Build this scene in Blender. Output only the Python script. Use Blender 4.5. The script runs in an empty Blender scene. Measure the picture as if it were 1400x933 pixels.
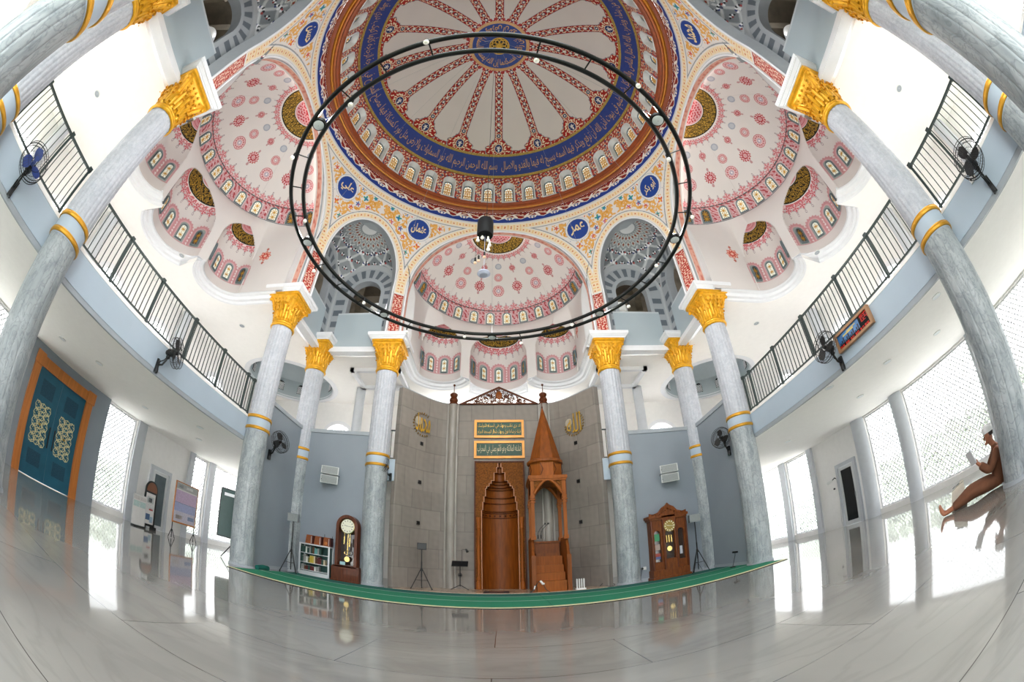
SKY, SKYR, PL, PR, EXPO, RING, DLU, SUN = 4.4, 5.6, 0, 0, .42, 108, 120, 20
import bpy, math, random, unicodedata
import numpy as np
from mathutils import Vector, Matrix
from mathutils.geometry import tessellate_polygon
random.seed(7)
RNG = np.random.default_rng(7)
PI = math.pi
SC = bpy.context.scene
COL = SC.collection
R_ = math.radians

# ------------------------------------------------------------------ colours and materials
def lin(c):
    if isinstance(c, str):
        c = c.lstrip('#'); c = [int(c[i:i + 2], 16) for i in (0, 2, 4)]
    o = []
    for x in c:
        x = x / 255.0
        o.append(x / 12.92 if x <= 0.04045 else ((x + 0.055) / 1.055) ** 2.4)
    return tuple(o)

def L(c): return np.array(lin(c))

def mat(name, c, rough=.5, metal=0.0, var=.08, scale=6.0, emit=0.0, coat=0.0, bump=0.0, stretch=None, trans=0.0, spec=.5):
    """principled material whose colour is varied by a noise texture"""
    m = bpy.data.materials.new(name); m.use_nodes = True
    nt = m.node_tree; b = nt.nodes['Principled BSDF']
    col = lin(c)
    tc = nt.nodes.new('ShaderNodeTexCoord')
    nz = nt.nodes.new('ShaderNodeTexNoise'); nz.inputs['Scale'].default_value = scale; nz.inputs['Detail'].default_value = 4
    src = tc.outputs['Object']
    if stretch:
        mp = nt.nodes.new('ShaderNodeMapping'); mp.inputs['Scale'].default_value = stretch
        nt.links.new(src, mp.inputs['Vector']); src = mp.outputs['Vector']
    nt.links.new(src, nz.inputs['Vector'])
    rp = nt.nodes.new('ShaderNodeValToRGB')
    rp.color_ramp.elements[0].position = .3; rp.color_ramp.elements[1].position = .7
    rp.color_ramp.elements[0].color = (*[max(0, x * (1 - var)) for x in col], 1)
    rp.color_ramp.elements[1].color = (*[min(1, x * (1 + var)) for x in col], 1)
    nt.links.new(nz.outputs['Fac'], rp.inputs['Fac'])
    nt.links.new(rp.outputs['Color'], b.inputs['Base Color'])
    b.inputs['Roughness'].default_value = rough; b.inputs['Metallic'].default_value = metal
    b.inputs['Coat Weight'].default_value = coat; b.inputs['Specular IOR Level'].default_value = spec
    if trans: b.inputs['Transmission Weight'].default_value = trans
    if emit:
        nt.links.new(rp.outputs['Color'], b.inputs['Emission Color']); b.inputs['Emission Strength'].default_value = emit
    if bump:
        bp = nt.nodes.new('ShaderNodeBump'); bp.inputs['Strength'].default_value = bump; bp.inputs['Distance'].default_value = .02
        nt.links.new(nz.outputs['Fac'], bp.inputs['Height']); nt.links.new(bp.outputs['Normal'], b.inputs['Normal'])
    return m

def mat_marble(name, c0, c1, c2, scale=1.0, rough=.25, stretch=(1, 1, 1), contrast=.5, coat=0.0, tile=None, tilec=None):
    m = bpy.data.materials.new(name); m.use_nodes = True
    nt = m.node_tree; N = nt.nodes; K = nt.links; b = N['Principled BSDF']
    tc = N.new('ShaderNodeTexCoord'); mp = N.new('ShaderNodeMapping'); mp.inputs['Scale'].default_value = stretch
    K.new(tc.outputs['Object'], mp.inputs['Vector'])
    vec = mp.outputs['Vector']
    n1 = N.new('ShaderNodeTexNoise'); n1.inputs['Scale'].default_value = 1.3 * scale; n1.inputs['Detail'].default_value = 8; n1.inputs['Distortion'].default_value = 1.2
    K.new(vec, n1.inputs['Vector'])
    wv = N.new('ShaderNodeTexNoise'); wv.inputs['Scale'].default_value = 2.6 * scale; wv.inputs['Detail'].default_value = 10; wv.inputs['Distortion'].default_value = 2.0
    K.new(vec, wv.inputs['Vector'])
    ab = N.new('ShaderNodeMath'); ab.operation = 'SUBTRACT'; ab.inputs[1].default_value = .5
    K.new(wv.outputs['Fac'], ab.inputs[0])
    a2 = N.new('ShaderNodeMath'); a2.operation = 'ABSOLUTE'; K.new(ab.outputs[0], a2.inputs[0])
    rv = N.new('ShaderNodeValToRGB'); rv.color_ramp.elements[0].position = 0; rv.color_ramp.elements[1].position = .05
    rv.color_ramp.elements[0].color = (contrast, contrast, contrast, 1); rv.color_ramp.elements[1].color = (0, 0, 0, 1)
    K.new(a2.outputs[0], rv.inputs['Fac'])
    r1 = N.new('ShaderNodeValToRGB'); r1.color_ramp.elements[0].position = .32; r1.color_ramp.elements[1].position = .68
    r1.color_ramp.elements[0].color = (*lin(c1), 1); r1.color_ramp.elements[1].color = (*lin(c0), 1)
    K.new(n1.outputs['Fac'], r1.inputs['Fac'])
    mx = N.new('ShaderNodeMix'); mx.data_type = 'RGBA'
    K.new(rv.outputs['Color'], mx.inputs['Factor']); K.new(r1.outputs['Color'], mx.inputs['A']); mx.inputs['B'].default_value = (*lin(c2), 1)
    out = mx.outputs['Result']
    if tile:
        bk = N.new('ShaderNodeTexBrick'); bk.inputs['Scale'].default_value = 1.0
        bk.inputs['Brick Width'].default_value = tile[0]; bk.inputs['Row Height'].default_value = tile[1]
        bk.inputs['Mortar Size'].default_value = tile[2]; bk.inputs['Mortar Smooth'].default_value = .1; bk.offset = tile[3]
        bk.inputs['Color1'].default_value = (1, 1, 1, 1); bk.inputs['Color2'].default_value = (tile[4],) * 3 + (1,); bk.inputs['Mortar'].default_value = (*lin(tilec), 1)
        K.new(tc.outputs['Object'], bk.inputs['Vector'])
        m2 = N.new('ShaderNodeMix'); m2.data_type = 'RGBA'; m2.blend_type = 'MULTIPLY'; m2.inputs['Factor'].default_value = 1
        K.new(out, m2.inputs['A']); K.new(bk.outputs['Color'], m2.inputs['B']); out = m2.outputs['Result']
    K.new(out, b.inputs['Base Color'])
    b.inputs['Roughness'].default_value = rough; b.inputs['Coat Weight'].default_value = coat; b.inputs['Coat Roughness'].default_value = .03
    return m

def mat_painted():
    m = bpy.data.materials.new('painted_plaster'); m.use_nodes = True
    nt = m.node_tree; b = nt.nodes['Principled BSDF']
    a = nt.nodes.new('ShaderNodeVertexColor'); a.layer_name = 'Col'
    tc = nt.nodes.new('ShaderNodeTexCoord'); nz = nt.nodes.new('ShaderNodeTexNoise'); nz.inputs['Scale'].default_value = 1.5; nz.inputs['Detail'].default_value = 5
    nt.links.new(tc.outputs['Object'], nz.inputs['Vector'])
    rp = nt.nodes.new('ShaderNodeValToRGB'); rp.color_ramp.elements[0].color = (.93, .93, .93, 1); rp.color_ramp.elements[1].color = (1, 1, 1, 1)
    nt.links.new(nz.outputs['Fac'], rp.inputs['Fac'])
    mx = nt.nodes.new('ShaderNodeMix'); mx.data_type = 'RGBA'; mx.blend_type = 'MULTIPLY'; mx.inputs['Factor'].default_value = 1
    nt.links.new(a.outputs['Color'], mx.inputs['A']); nt.links.new(rp.outputs['Color'], mx.inputs['B'])
    nt.links.new(mx.outputs['Result'], b.inputs['Base Color'])
    b.inputs['Roughness'].default_value = .55; b.inputs['Specular IOR Level'].default_value = .25
    return m

PAINT = mat_painted()
M = {}
M['plaster'] = mat('white_plaster', '#efedeb', .7, var=.02)
M['ceiling'] = mat('ceiling_paint', '#faf8f5', .75, var=.015)
M['blue_wall'] = mat('blue_grey_paint', '#8b949d', .55, var=.04, scale=1.2)
M['fascia'] = mat('pale_blue_paint', '#aebdcb', .5, var=.03, scale=1.2)
M['grey_trim'] = mat('grey_trim_paint', '#9ea5ac', .5, var=.03)
M['pilaster'] = mat('pilaster_paint', '#c3c7cd', .5, var=.03)
M['white_mould'] = mat('white_moulding', '#e4e6ea', .5, var=.02)
M['rail'] = mat('dark_green_rail', '#33403f', .4, .3, var=.05)
M['gold'] = mat('gold_paint', '#e0a420', .35, .35, var=.16, scale=9, spec=.5)
M['gold_dark'] = mat('gold_band', '#d39a2c', .3, .5, var=.12)
M['black'] = mat('black_metal', '#16181a', .4, .2, var=.1)
M['black_matte'] = mat('black_plastic', '#111214', .6, var=.1, spec=.25)
M['ring'] = mat('dark_green_steel', '#101413', .4, .3, var=.1)
M['white_lamp'] = mat('white_lamp', '#e8edf0', .4, var=.02)
M['bulb'] = mat('bulb_glass', '#f3f0e6', .15, var=.02)
M['wood'] = mat('orange_wood', '#92501b', .5, var=.22, scale=3, stretch=(6, 6, .6), spec=.2)
M['wood_mid'] = mat('brown_wood', '#7c4110', .45, var=.25, scale=3, stretch=(5, 5, .7), spec=.25)
M['wood_dark'] = mat('dark_wood', '#50250b', .45, var=.3, scale=4, stretch=(5, 5, .8), spec=.2)
M['wood_carved'] = mat('carved_wood', '#744312', .65, spec=.2, var=.5, scale=26, bump=.8)
M['wood_edge'] = mat('pale_wood_edge', '#c98f6c', .4, var=.1)
M['door_wood'] = mat('door_frame_wood', '#c07434', .4, var=.15, scale=3, stretch=(6, 6, .5))
M['teal'] = mat('teal_door_paint', '#1f5f78', .4, var=.1, scale=3)
M['teal_dark'] = mat('teal_carved', '#174a60', .5, var=.3, scale=30, bump=.5)
M['cream'] = mat('cream_lattice', '#e3dcae', .5, var=.05)
M['green_carpet'] = mat('green_carpet', '#0f7f5d', .95, var=.12, scale=40, bump=.3)
M['teal_carpet'] = mat('teal_green_carpet', '#0b6358', .95, var=.12, scale=40, bump=.3)
M['cream_carpet'] = mat('cream_carpet_stripe', '#dcd8ae', .95, var=.1, scale=40)
M['grey_carpet'] = mat('grey_carpet_stripe', '#8fb3a5', .95, var=.1, scale=40)
M['lattice'] = mat('white_lattice', '#e9e9ec', .5, var=.02)
M['glass_dark'] = mat('dark_glass', '#15181a', .08, var=.2, scale=20)
M['glass_clock'] = mat('clock_glass', '#3a2f2a', .06, var=.3, scale=3)
M['brass'] = mat('brass', '#e3c67c', .25, .8, var=.1)
M['clock_white'] = mat('clock_dial', '#eeebd6', .4, var=.02)
M['grey_metal'] = mat('grey_metal', '#8b9094', .4, .5, var=.06)
M['speaker_white'] = mat('speaker_white', '#c9cccb', .5, var=.04)
M['speaker_grille'] = mat('speaker_grille', '#8f9493', .6, .2, var=.2, scale=90)
M['concrete'] = mat('bare_concrete', '#7c7161', .9, var=.25, scale=2)
M['red'] = mat('red_plastic', '#c5321f', .4, var=.1)
M['green'] = mat('green_plastic', '#147a3e', .4, var=.1)
M['white_plastic'] = mat('white_plastic', '#e6e7e4', .4, var=.02)
M['blue_blade'] = mat('blue_blade', '#223f86', .3, var=.1)
M['alu'] = mat('aluminium', '#d5d8da', .35, .4, var=.03)
M['skin'] = mat('skin', '#a5694b', .5, var=.06)
M['robe'] = mat('brown_robe', '#704730', .9, var=.12, scale=9)
M['cap'] = mat('white_cap', '#f1f1f1', .9, var=.03)
M['hair'] = mat('dark_hair', '#2a211d', .8, var=.2)
M['paper'] = mat('book_paper', '#d8dadb', .8, var=.04)
M['dark_teal_board'] = mat('dark_green_board', '#31504c', .35, var=.1)
MARBLE = mat_marble('grey_marble', '#c9d0d3', '#aab3b9', '#5f7a7c', 1.6, .3, (1, 1, .7), .75)
MARBLE_LOW = mat_marble('streaked_marble', '#b0b6b9', '#879094', '#5d676b', 2.2, .35, (1, 1, .55), .45)
MARBLE_UP = mat_marble('carved_marble', '#c6c9d0', '#b0b5be', '#868c99', 5.0, .5, (1, 1, 1), .35)
FLOOR = mat_marble('floor_marble', '#9b9993', '#86847f', '#66635e', .45, .06, (.42, 1, 1), .16, coat=.2, tile=(2.4, 1.2, .004, .5, .93), tilec='#8d8a87')

# ------------------------------------------------------------------ mesh builder
class MB:
    def __init__(s): s.v = []; s.f = []; s.m = []
    def add(s, vs, fs, mi=0, X=None):
        o = len(s.v)
        if X is not None: vs = [tuple(X @ Vector(p)) for p in vs]
        s.v += [tuple(p) for p in vs]
        s.f += [tuple(i + o for i in f) for f in fs]; s.m += [mi] * len(fs)
        return s
    def box(s, c, d, mi=0, X=None):
        x, y, z = c; a, b, e = d[0] / 2, d[1] / 2, d[2] / 2
        vs = [(x + i * a, y + j * b, z + k * e) for i in (-1, 1) for j in (-1, 1) for k in (-1, 1)]
        return s.add(vs, [(0, 1, 3, 2), (4, 6, 7, 5), (0, 4, 5, 1), (2, 3, 7, 6), (0, 2, 6, 4), (1, 5, 7, 3)], mi, X)
    def bx(s, x0, x1, y0, y1, z0, z1, mi=0, X=None):
        return s.box(((x0 + x1) / 2, (y0 + y1) / 2, (z0 + z1) / 2), (abs(x1 - x0), abs(y1 - y0), abs(z1 - z0)), mi, X)
    def lathe(s, prof, n=24, c=(0, 0, 0), mi=0, a0=0.0, a1=2 * PI, X=None, sx=1, sy=1, caps=False):
        full = abs(a1 - a0 - 2 * PI) < 1e-6
        k = n if full else n + 1
        vs = []
        for r, z in prof:
            for i in range(k):
                a = a0 + (a1 - a0) * i / n
                vs.append((c[0] + r * math.cos(a) * sx, c[1] + r * math.sin(a) * sy, c[2] + z))
        fs = []
        for j in range(len(prof) - 1):
            for i in range(n):
                i2 = (i + 1) % k
                fs.append((j * k + i, j * k + i2, (j + 1) * k + i2, (j + 1) * k + i))
        s.add(vs, fs, mi, X)
        if full and caps:
            for j in (0, len(prof) - 1):
                if prof[j][0] > 1e-6:
                    f = [tuple(j * k + i for i in range(k))]
                    o = len(s.v) - len(vs); s.f += [tuple(i + o for i in f[0])]; s.m.append(mi)
        return s
    def cyl(s, p0, p1, r0, r1=None, n=12, mi=0, X=None):
        p0 = Vector(p0); p1 = Vector(p1); d = p1 - p0
        q = d.to_track_quat('Z', 'Y').to_matrix().to_4x4(); q.translation = p0
        if X is not None: q = X @ q
        return s.lathe([(r0, 0), (r0 if r1 is None else r1, d.length)], n, mi=mi, X=q, caps=True)
    def tube(s, pts, r, n=8, closed=False, mi=0, X=None):
        P = [Vector(p) for p in pts]; m = len(P); vs = []; up = Vector((0, 0, 1))
        prev = None
        for i in range(m):
            if closed: t = P[(i + 1) % m] - P[i - 1]
            else: t = P[min(i + 1, m - 1)] - P[max(i - 1, 0)]
            t.normalize()
            a = (prev - t * prev.dot(t)) if prev is not None else (up - t * up.dot(t))
            if a.length < 1e-4: a = Vector((1, 0, 0)) - t * t.x
            a.normalize(); prev = a; b = t.cross(a)
            rr = r[i] if isinstance(r, (list, tuple)) else r
            for k in range(n):
                w = 2 * PI * k / n; vs.append(P[i] + (a * math.cos(w) + b * math.sin(w)) * rr)
        fs = []
        for i in range(m if closed else m - 1):
            for k in range(n):
                k2 = (k + 1) % n; j = (i + 1) % m
                fs.append((i * n + k, i * n + k2, j * n + k2, j * n + k))
        if not closed: fs += [tuple(range(n))[::-1], tuple((m - 1) * n + k for k in range(n))]
        return s.add(vs, fs, mi, X)
    def sphere(s, c, r, mi=0, n=16, m=10, X=None, sz=1.0):
        return s.lathe([(max(1e-4, r * math.sin(PI * i / m)), -r * sz * math.cos(PI * i / m)) for i in range(m + 1)], n, c, mi, X=X)
    def plate(s, outer, holes, z0, z1, X=None, mi=0, side_mi=None):
        """polygon (with holes) in the local x-y plane, thick from z0 to z1"""
        loops = [list(outer)] + [list(h) for h in holes]
        flat = [p for lp in loops for p in lp]; k = len(flat)
        tris = tessellate_polygon([[Vector((p[0], p[1], 0)) for p in lp] for lp in loops])
        vs = [(p[0], p[1], z0) for p in flat] + [(p[0], p[1], z1) for p in flat]
        fs = [tuple(t) for t in tris] + [tuple(i + k for i in t)[::-1] for t in tris]
        s.add(vs, fs, mi, X)
        o = 0; sf = []
        for lp in loops:
            n = len(lp)
            for i in range(n):
                a, b = o + i, o + (i + 1) % n
                sf.append((a, b, b + k, a + k))
            o += n
        off = len(s.v) - len(vs)
        s.f += [tuple(i + off for i in f) for f in sf]; s.m += [mi if side_mi is None else side_mi] * len(sf)
        return s
    def build(s, name, mats, parent=None, smooth=32, loc=None):
        me = bpy.data.meshes.new(name); me.from_pydata(s.v, [], s.f)
        if not isinstance(mats, (list, tuple)): mats = [mats]
        for m in mats: me.materials.append(m)
        me.polygons.foreach_set('material_index', s.m)
        if smooth:
            me.polygons.foreach_set('use_smooth', [True] * len(s.f)); me.set_sharp_from_angle(angle=R_(smooth))
        me.validate(); me.update()
        o = bpy.data.objects.new(name, me); COL.objects.link(o)
        if parent: o.parent = parent
        if loc is not None: o.location = loc
        return o

def rot(ax, d): return Matrix.Rotation(R_(d), 4, ax)
def tr(x, y, z): return Matrix.Translation((x, y, z))
XZ = Matrix(((1, 0, 0, 0), (0, 0, -1, 0), (0, 1, 0, 0), (0, 0, 0, 1)))          # local (x,y,z) -> (x,-z,y): a plate standing in the x-z plane
YZ = Matrix(((0, 0, 1, 0), (1, 0, 0, 0), (0, 1, 0, 0), (0, 0, 0, 1)))           # local (x,y,z) -> (z,x,y): a plate standing in the y-z plane

def tag(o, label=None, cat=None, group=None, kind=None):
    if label: o['label'] = label
    if cat: o['category'] = cat
    if group: o['group'] = group
    if kind: o['kind'] = kind
    return o
def T(name, label, cat, loc=(0, 0, 0), rz=0.0, group=None, kind=None):
    o = bpy.data.objects.new(name, None); COL.objects.link(o); o.empty_display_size = .1
    o.location = loc; o.rotation_euler = (0, 0, R_(rz))
    return tag(o, label, cat, group, kind)
def kids(o): return [c for c in bpy.data.objects if c.parent == o]
def dup(o, loc=None, rz=None, label=None, group=None, parent=None, scale=None, _top=True):
    c = o.copy(); COL.objects.link(c); c.parent = parent
    for ch in kids(o): dup(ch, parent=c, _top=False)
    if _top:
        if loc is not None: c.location = loc
        if rz is not None: c.rotation_euler = (0, 0, R_(rz))
        if scale is not None: c.scale = scale
        if label: c['label'] = label
        if group: c['group'] = group
    return c

# ------------------------------------------------------------------ painted surfaces (a colour per vertex of a fine grid)
def painted(name, P, C, parent=None, keep=None, wrap=False, loc=None):
    nv, nu = P.shape[:2]
    idx = np.arange(nv * nu).reshape(nv, nu)
    if wrap:
        a = idx[:-1]; b = np.roll(a, -1, 1); d = idx[1:]; c = np.roll(d, -1, 1)
    else:
        a, b, d, c = idx[:-1, :-1], idx[:-1, 1:], idx[1:, :-1], idx[1:, 1:]
    Q = np.stack([a, b, c, d], -1).reshape(-1, 4)
    if keep is not None: Q = Q[keep.reshape(-1)]
    used = np.zeros(nv * nu, bool); used[Q.reshape(-1)] = True
    remap = np.cumsum(used) - 1; Q = remap[Q]
    V = P.reshape(-1, 3)[used]; K = C.reshape(-1, 3)[used]
    me = bpy.data.meshes.new(name)
    me.vertices.add(len(V)); me.vertices.foreach_set('co', V.astype(np.float32).ravel())
    me.loops.add(Q.size); me.loops.foreach_set('vertex_index', Q.ravel().astype(np.int32))
    me.polygons.add(len(Q)); me.polygons.foreach_set('loop_start', np.arange(0, Q.size, 4, dtype=np.int32))
    me.polygons.foreach_set('use_smooth', np.ones(len(Q), bool))
    me.update(calc_edges=True)
    at = me.color_attributes.new('Col', 'FLOAT_COLOR', 'POINT')
    at.data.foreach_set('color', np.concatenate([K, np.ones((len(K), 1))], 1).astype(np.float32).ravel())
    me.materials.append(PAINT)
    o = bpy.data.objects.new(name, me); COL.objects.link(o)
    if parent: o.parent = parent
    if loc is not None: o.location = loc
    return o

class Cv:
    """a grid of colours over metric coordinates u (columns) and v (rows)"""
    def __init__(s, u0, u1, nu, v0, v1, nv, base):
        s.u = np.linspace(u0, u1, nu); s.v = np.linspace(v0, v1, nv)
        s.U, s.V = np.meshgrid(s.u, s.v); s.C = np.empty((nv, nu, 3)); s.C[:] = L(base)
    def fill(s, m, c): s.C[m] = L(c) if isinstance(c, (str, tuple)) else c
    def win(s, u, v, ru, rv):
        i0, i1 = np.searchsorted(s.u, [u - ru, u + ru]); j0, j1 = np.searchsorted(s.v, [v - rv, v + rv])
        return slice(j0, j1), slice(i0, i1)
    def stamp(s, u, v, r, fn, c, su=1.0, ang=0.0, ok=None):
        """fn(x, y) -> mask, x and y in units of r, rotated by ang; su = metres per unit of u"""
        w = s.win(u, v, 1.6 * r / su, 1.6 * r)
        x = (s.U[w] - u) * su / r; y = (s.V[w] - v) / r
        if ang:
            ca, sa = math.cos(ang), math.sin(ang); x, y = x * ca + y * sa, -x * sa + y * ca
        m = fn(x, y)
        if ok is not None: m = m & ok[w]
        s.C[w][m] = L(c)
    def disc(s, u, v, r, c, su=1.0, ok=None): s.stamp(u, v, r, lambda x, y: x * x + y * y < 1, c, su, ok=ok)
    def leaf(s, u, v, r, ang, c, wd=.38, su=1.0, ok=None): s.stamp(u, v, r, lambda x, y: x * x + (y / wd) ** 2 < 1, c, su, ang, ok)
    def petal(s, u, v, r, n, c, amp=.22, su=1.0, ang=0.0, ok=None):
        s.stamp(u, v, r, lambda x, y: np.hypot(x, y) < 1 - amp + amp * np.cos(n * np.arctan2(y, x)), c, su, ang, ok)

def hatch(U, V, k, seed):
    """a fine scattered two-tone pattern: True where the second tone goes"""
    r = np.random.default_rng(seed); t = np.zeros_like(U)
    for _ in range(7):
        a = r.uniform(0, PI); f = k * r.uniform(.7, 1.4); p = r.uniform(0, 6.3)
        t += np.sin(f * (U * math.cos(a) + V * math.sin(a)) + p)
    return t

# ------------------------------------------------------------------ arabic lettering
AN = {'ا': 'ALEF', 'ب': 'BEH', 'ت': 'TEH', 'ث': 'THEH', 'ج': 'JEEM', 'ح': 'HAH', 'خ': 'KHAH', 'د': 'DAL', 'ذ': 'THAL', 'ر': 'REH', 'ز': 'ZAIN',
      'س': 'SEEN', 'ش': 'SHEEN', 'ص': 'SAD', 'ض': 'DAD', 'ط': 'TAH', 'ظ': 'ZAH', 'ع': 'AIN', 'غ': 'GHAIN', 'ف': 'FEH', 'ق': 'QAF', 'ك': 'KAF',
      'ل': 'LAM', 'م': 'MEEM', 'ن': 'NOON', 'ه': 'HEH', 'و': 'WAW', 'ي': 'YEH', 'ى': 'ALEF MAKSURA', 'ة': 'TEH MARBUTA', 'أ': 'ALEF WITH HAMZA ABOVE',
      'إ': 'ALEF WITH HAMZA BELOW', 'آ': 'ALEF WITH MADDA ABOVE', 'ء': 'HAMZA', 'ئ': 'YEH WITH HAMZA ABOVE', 'ؤ': 'WAW WITH HAMZA ABOVE'}
NOLEFT = set('اأإآدذرزوؤةىء\x01')
def shape(t):
    for a in ('لأ', 'لإ', 'لآ', 'لا'): t = t.replace(a, '\x01')
    o = []
    for i, c in enumerate(t):
        p = t[i - 1] if i else ' '; n = t[i + 1] if i + 1 < len(t) else ' '
        pj = p in AN and p not in NOLEFT; nj = (n in AN and n != 'ء') or n == '\x01'
        if c == '\x01': o.append('\uFEFC' if pj else '\uFEFB'); continue
        if c not in AN: o.append(c); continue
        nj = nj and c not in NOLEFT
        if c == 'ء': pj = False
        f = 'MEDIAL' if pj and nj else 'INITIAL' if nj else 'FINAL' if pj else 'ISOLATED'
        o.append(unicodedata.lookup(f'ARABIC LETTER {AN[c]} {f} FORM'))
    return ''.join(reversed(o))
def text2d(s, res=2, bold=0.0, arabic=True):
    """the outline mesh of a line of text: (n,2) array scaled to height 1 and x from 0, faces"""
    cu = bpy.data.curves.new('line', 'FONT'); cu.body = shape(s) if arabic else s; cu.size = 1; cu.resolution_u = res; cu.offset = bold
    o = bpy.data.objects.new('line', cu); COL.objects.link(o)
    dg = bpy.context.evaluated_depsgraph_get(); e = o.evaluated_get(dg); me = e.to_mesh()
    v = np.array([p.co[:2] for p in me.vertices]); f = [tuple(p.vertices) for p in me.polygons]
    e.to_mesh_clear(); bpy.data.objects.remove(o); bpy.data.curves.remove(cu)
    v = v - v.min(0); v = v / v[:, 1].max()
    return v, f
def mesh_from(name, V, F, m, parent=None, loc=None):
    me = bpy.data.meshes.new(name); me.from_pydata([tuple(p) for p in V], [], F); me.materials.append(m); me.update()
    o = bpy.data.objects.new(name, me); COL.objects.link(o)
    if parent: o.parent = parent
    if loc is not None: o.location = loc
    return o
# ================================================================== setting: floor, slabs, ceilings, walls
B = 6.5; A = 3.73; CEIL = 7.75; ZS = 3.39; ZF = 4.1; WX = 11.65; WY = 11.2; YB = -9.5

def struct(mb, name, mats, smooth=32): return tag(mb.build(name, mats, smooth=smooth), kind='structure')

fl = MB().bx(-12.2, 12.2, YB, 11.6, -.12, 0)
struct(fl, 'floor', FLOOR)
struct(MB().bx(-60, 60, -60, 60, -.4, -.2), 'ground', mat('pale_paving', '#e3e0d9', .9, var=.1))  # unseen paving, made pale to bounce light up onto the gallery soffits

struct(MB().bx(-11, 11, -60, YB - .05, -.2, -.15), 'bounce_cut_ground', mat('bounce_cut_green', '#5c6a48', .95, var=.3, scale=5))  # unseen dark strip added to cut light bouncing in from the rear
def lobes(off=0.0, n=20):
    """plan of one three-lobed apse, from (-x) to (+x), y outwards"""
    def arc(cx, cy, r, a, b):
        return [(cx + r * math.cos(R_(a + (b - a) * i / n)), cy + r * math.sin(R_(a + (b - a) * i / n))) for i in range(n + 1)]
    rs, rc = .86 + off, 1.15 + off
    a1 = 29.5 - off * 12; a2 = 146 - off * 6
    left = [(-3.06 - off, 6.78)] + arc(-2.2, 8.31, rs, 180, a1)
    mid = arc(0, 8.88, rc, a2, 180 - a2)
    right = [(-x, y) for x, y in left[::-1]]
    return left + mid + right
def spin(P, k):
    for _ in range(k % 4): P = [(y, -x) for x, y in P]
    return P
OFF = .36
hole = []
c_ = 6.74
for k in range(4):
    hole += spin([(-c_, c_)] + lobes(OFF), k)
outer = [(-12.2, YB), (12.2, YB), (12.2, 11.6), (-12.2, 11.6)]
hole = [(x, y) for x, y in hole]
cup = [[(sx * 9.1 + 2.02 * math.cos(2 * PI * i / 40), 9.1 + 2.02 * math.sin(2 * PI * i / 40)) for i in range(40)] for sx in (-1, 1)]
mb = MB(); mb.plate(outer, [hole] + cup, CEIL, CEIL + .12)
struct(mb, 'ceiling', M['ceiling'])

# moulding round each apse, stepping down to the ceiling
for k in range(4):
    mb = MB(); prof = [(0, 8.02), (.03, 8.0), (.05, 7.95), (.15, 7.93), (.17, 7.89), (.19, 7.84), (.28, 7.82), (.30, 7.77), (.36, 7.745)]
    rows = [spin(lobes(o), k) for o, z in prof]; n = len(rows[0])
    vs = [(p[0], p[1], prof[j][1]) for j, r in enumerate(rows) for p in r]
    fs = [(j * n + i, j * n + i + 1, (j + 1) * n + i + 1, (j + 1) * n + i) for j in range(len(prof) - 1) for i in range(n - 1)]
    mb.add(vs, fs); struct(mb, f'trim_{k + 1}', M['white_mould'])

# gallery slabs with their pale blue fascias
for s, nm in ((-1, 'left'), (1, 'right')):
    mb = MB()
    mb.bx(s * 6.78, s * 11.7, YB, 11.3, ZS, ZF - .02, 0)
    mb.bx(s * 6.72, s * 6.8, -9, 3.5, ZS + .09, ZF - .06, 1)
    mb.bx(s * 6.71, s * 6.84, -9, 3.5, ZF - .06, ZF, 0)
    mb.bx(s * 6.73, s * 6.8, -9, 3.5, ZS - .005, ZS + .09, 2)
    struct(mb, f'ceiling_gallery_{nm}', [M['ceiling'], M['fascia'], M['grey_trim']])
    mb = MB(); mb.bx(s * 3.2, s * 6.9, 6.85, 11.2, ZS, ZF, 0); mb.bx(s * 3.18, s * 3.75, 6.7, 6.85, ZS - .02, ZF - .03, 1)
    struct(mb, f'ceiling_stair_{nm}', [M['ceiling'], M['fascia']])

# grey inner walls between the corner columns
for s, nm in ((-1, 'left'), (1, 'right')):
    mb = MB(); mb.bx(s * 3.75, s * 6.6, 6.42, 6.6, 0, 4.72, 0); mb.bx(s * 3.75, s * 6.6, 6.39, 6.62, 4.72, 4.84, 1)
    struct(mb, f'wall_front_{nm}', [M['blue_wall'], M['grey_trim']])
    mb = MB(); mb.bx(s * 6.42, s * 6.6, 3.75, 6.5, 0, 4.72, 0); mb.bx(s * 6.39, s * 6.62, 3.75, 6.5, 4.72, 4.84, 1)
    struct(mb, f'wall_side_{nm}', [M['blue_wall'], M['grey_trim']])
    mb = MB(); mb.bx(s * 3.9, s * 6.4, 6.395, 6.42, 0, .1); mb.bx(s * 6.395, s * 6.42, 3.9, 6.4, 0, .1)
    struct(mb, f'baseboard_{nm}', M['grey_trim'])

def archpts(cx, z0, zs, hw, n=14, rise=None):
    """outline of an arched opening: bottom z0, spring zs, half width hw"""
    rise = hw if rise is None else rise
    return [(cx - hw, z0), (cx + hw, z0)] + [(cx + hw * math.cos(PI * i / n), zs + rise * math.sin(PI * i / n)) for i in range(n + 1)]
def rect(a, b, c, d): return [(a, c), (b, c), (b, d), (a, d)]

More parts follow.
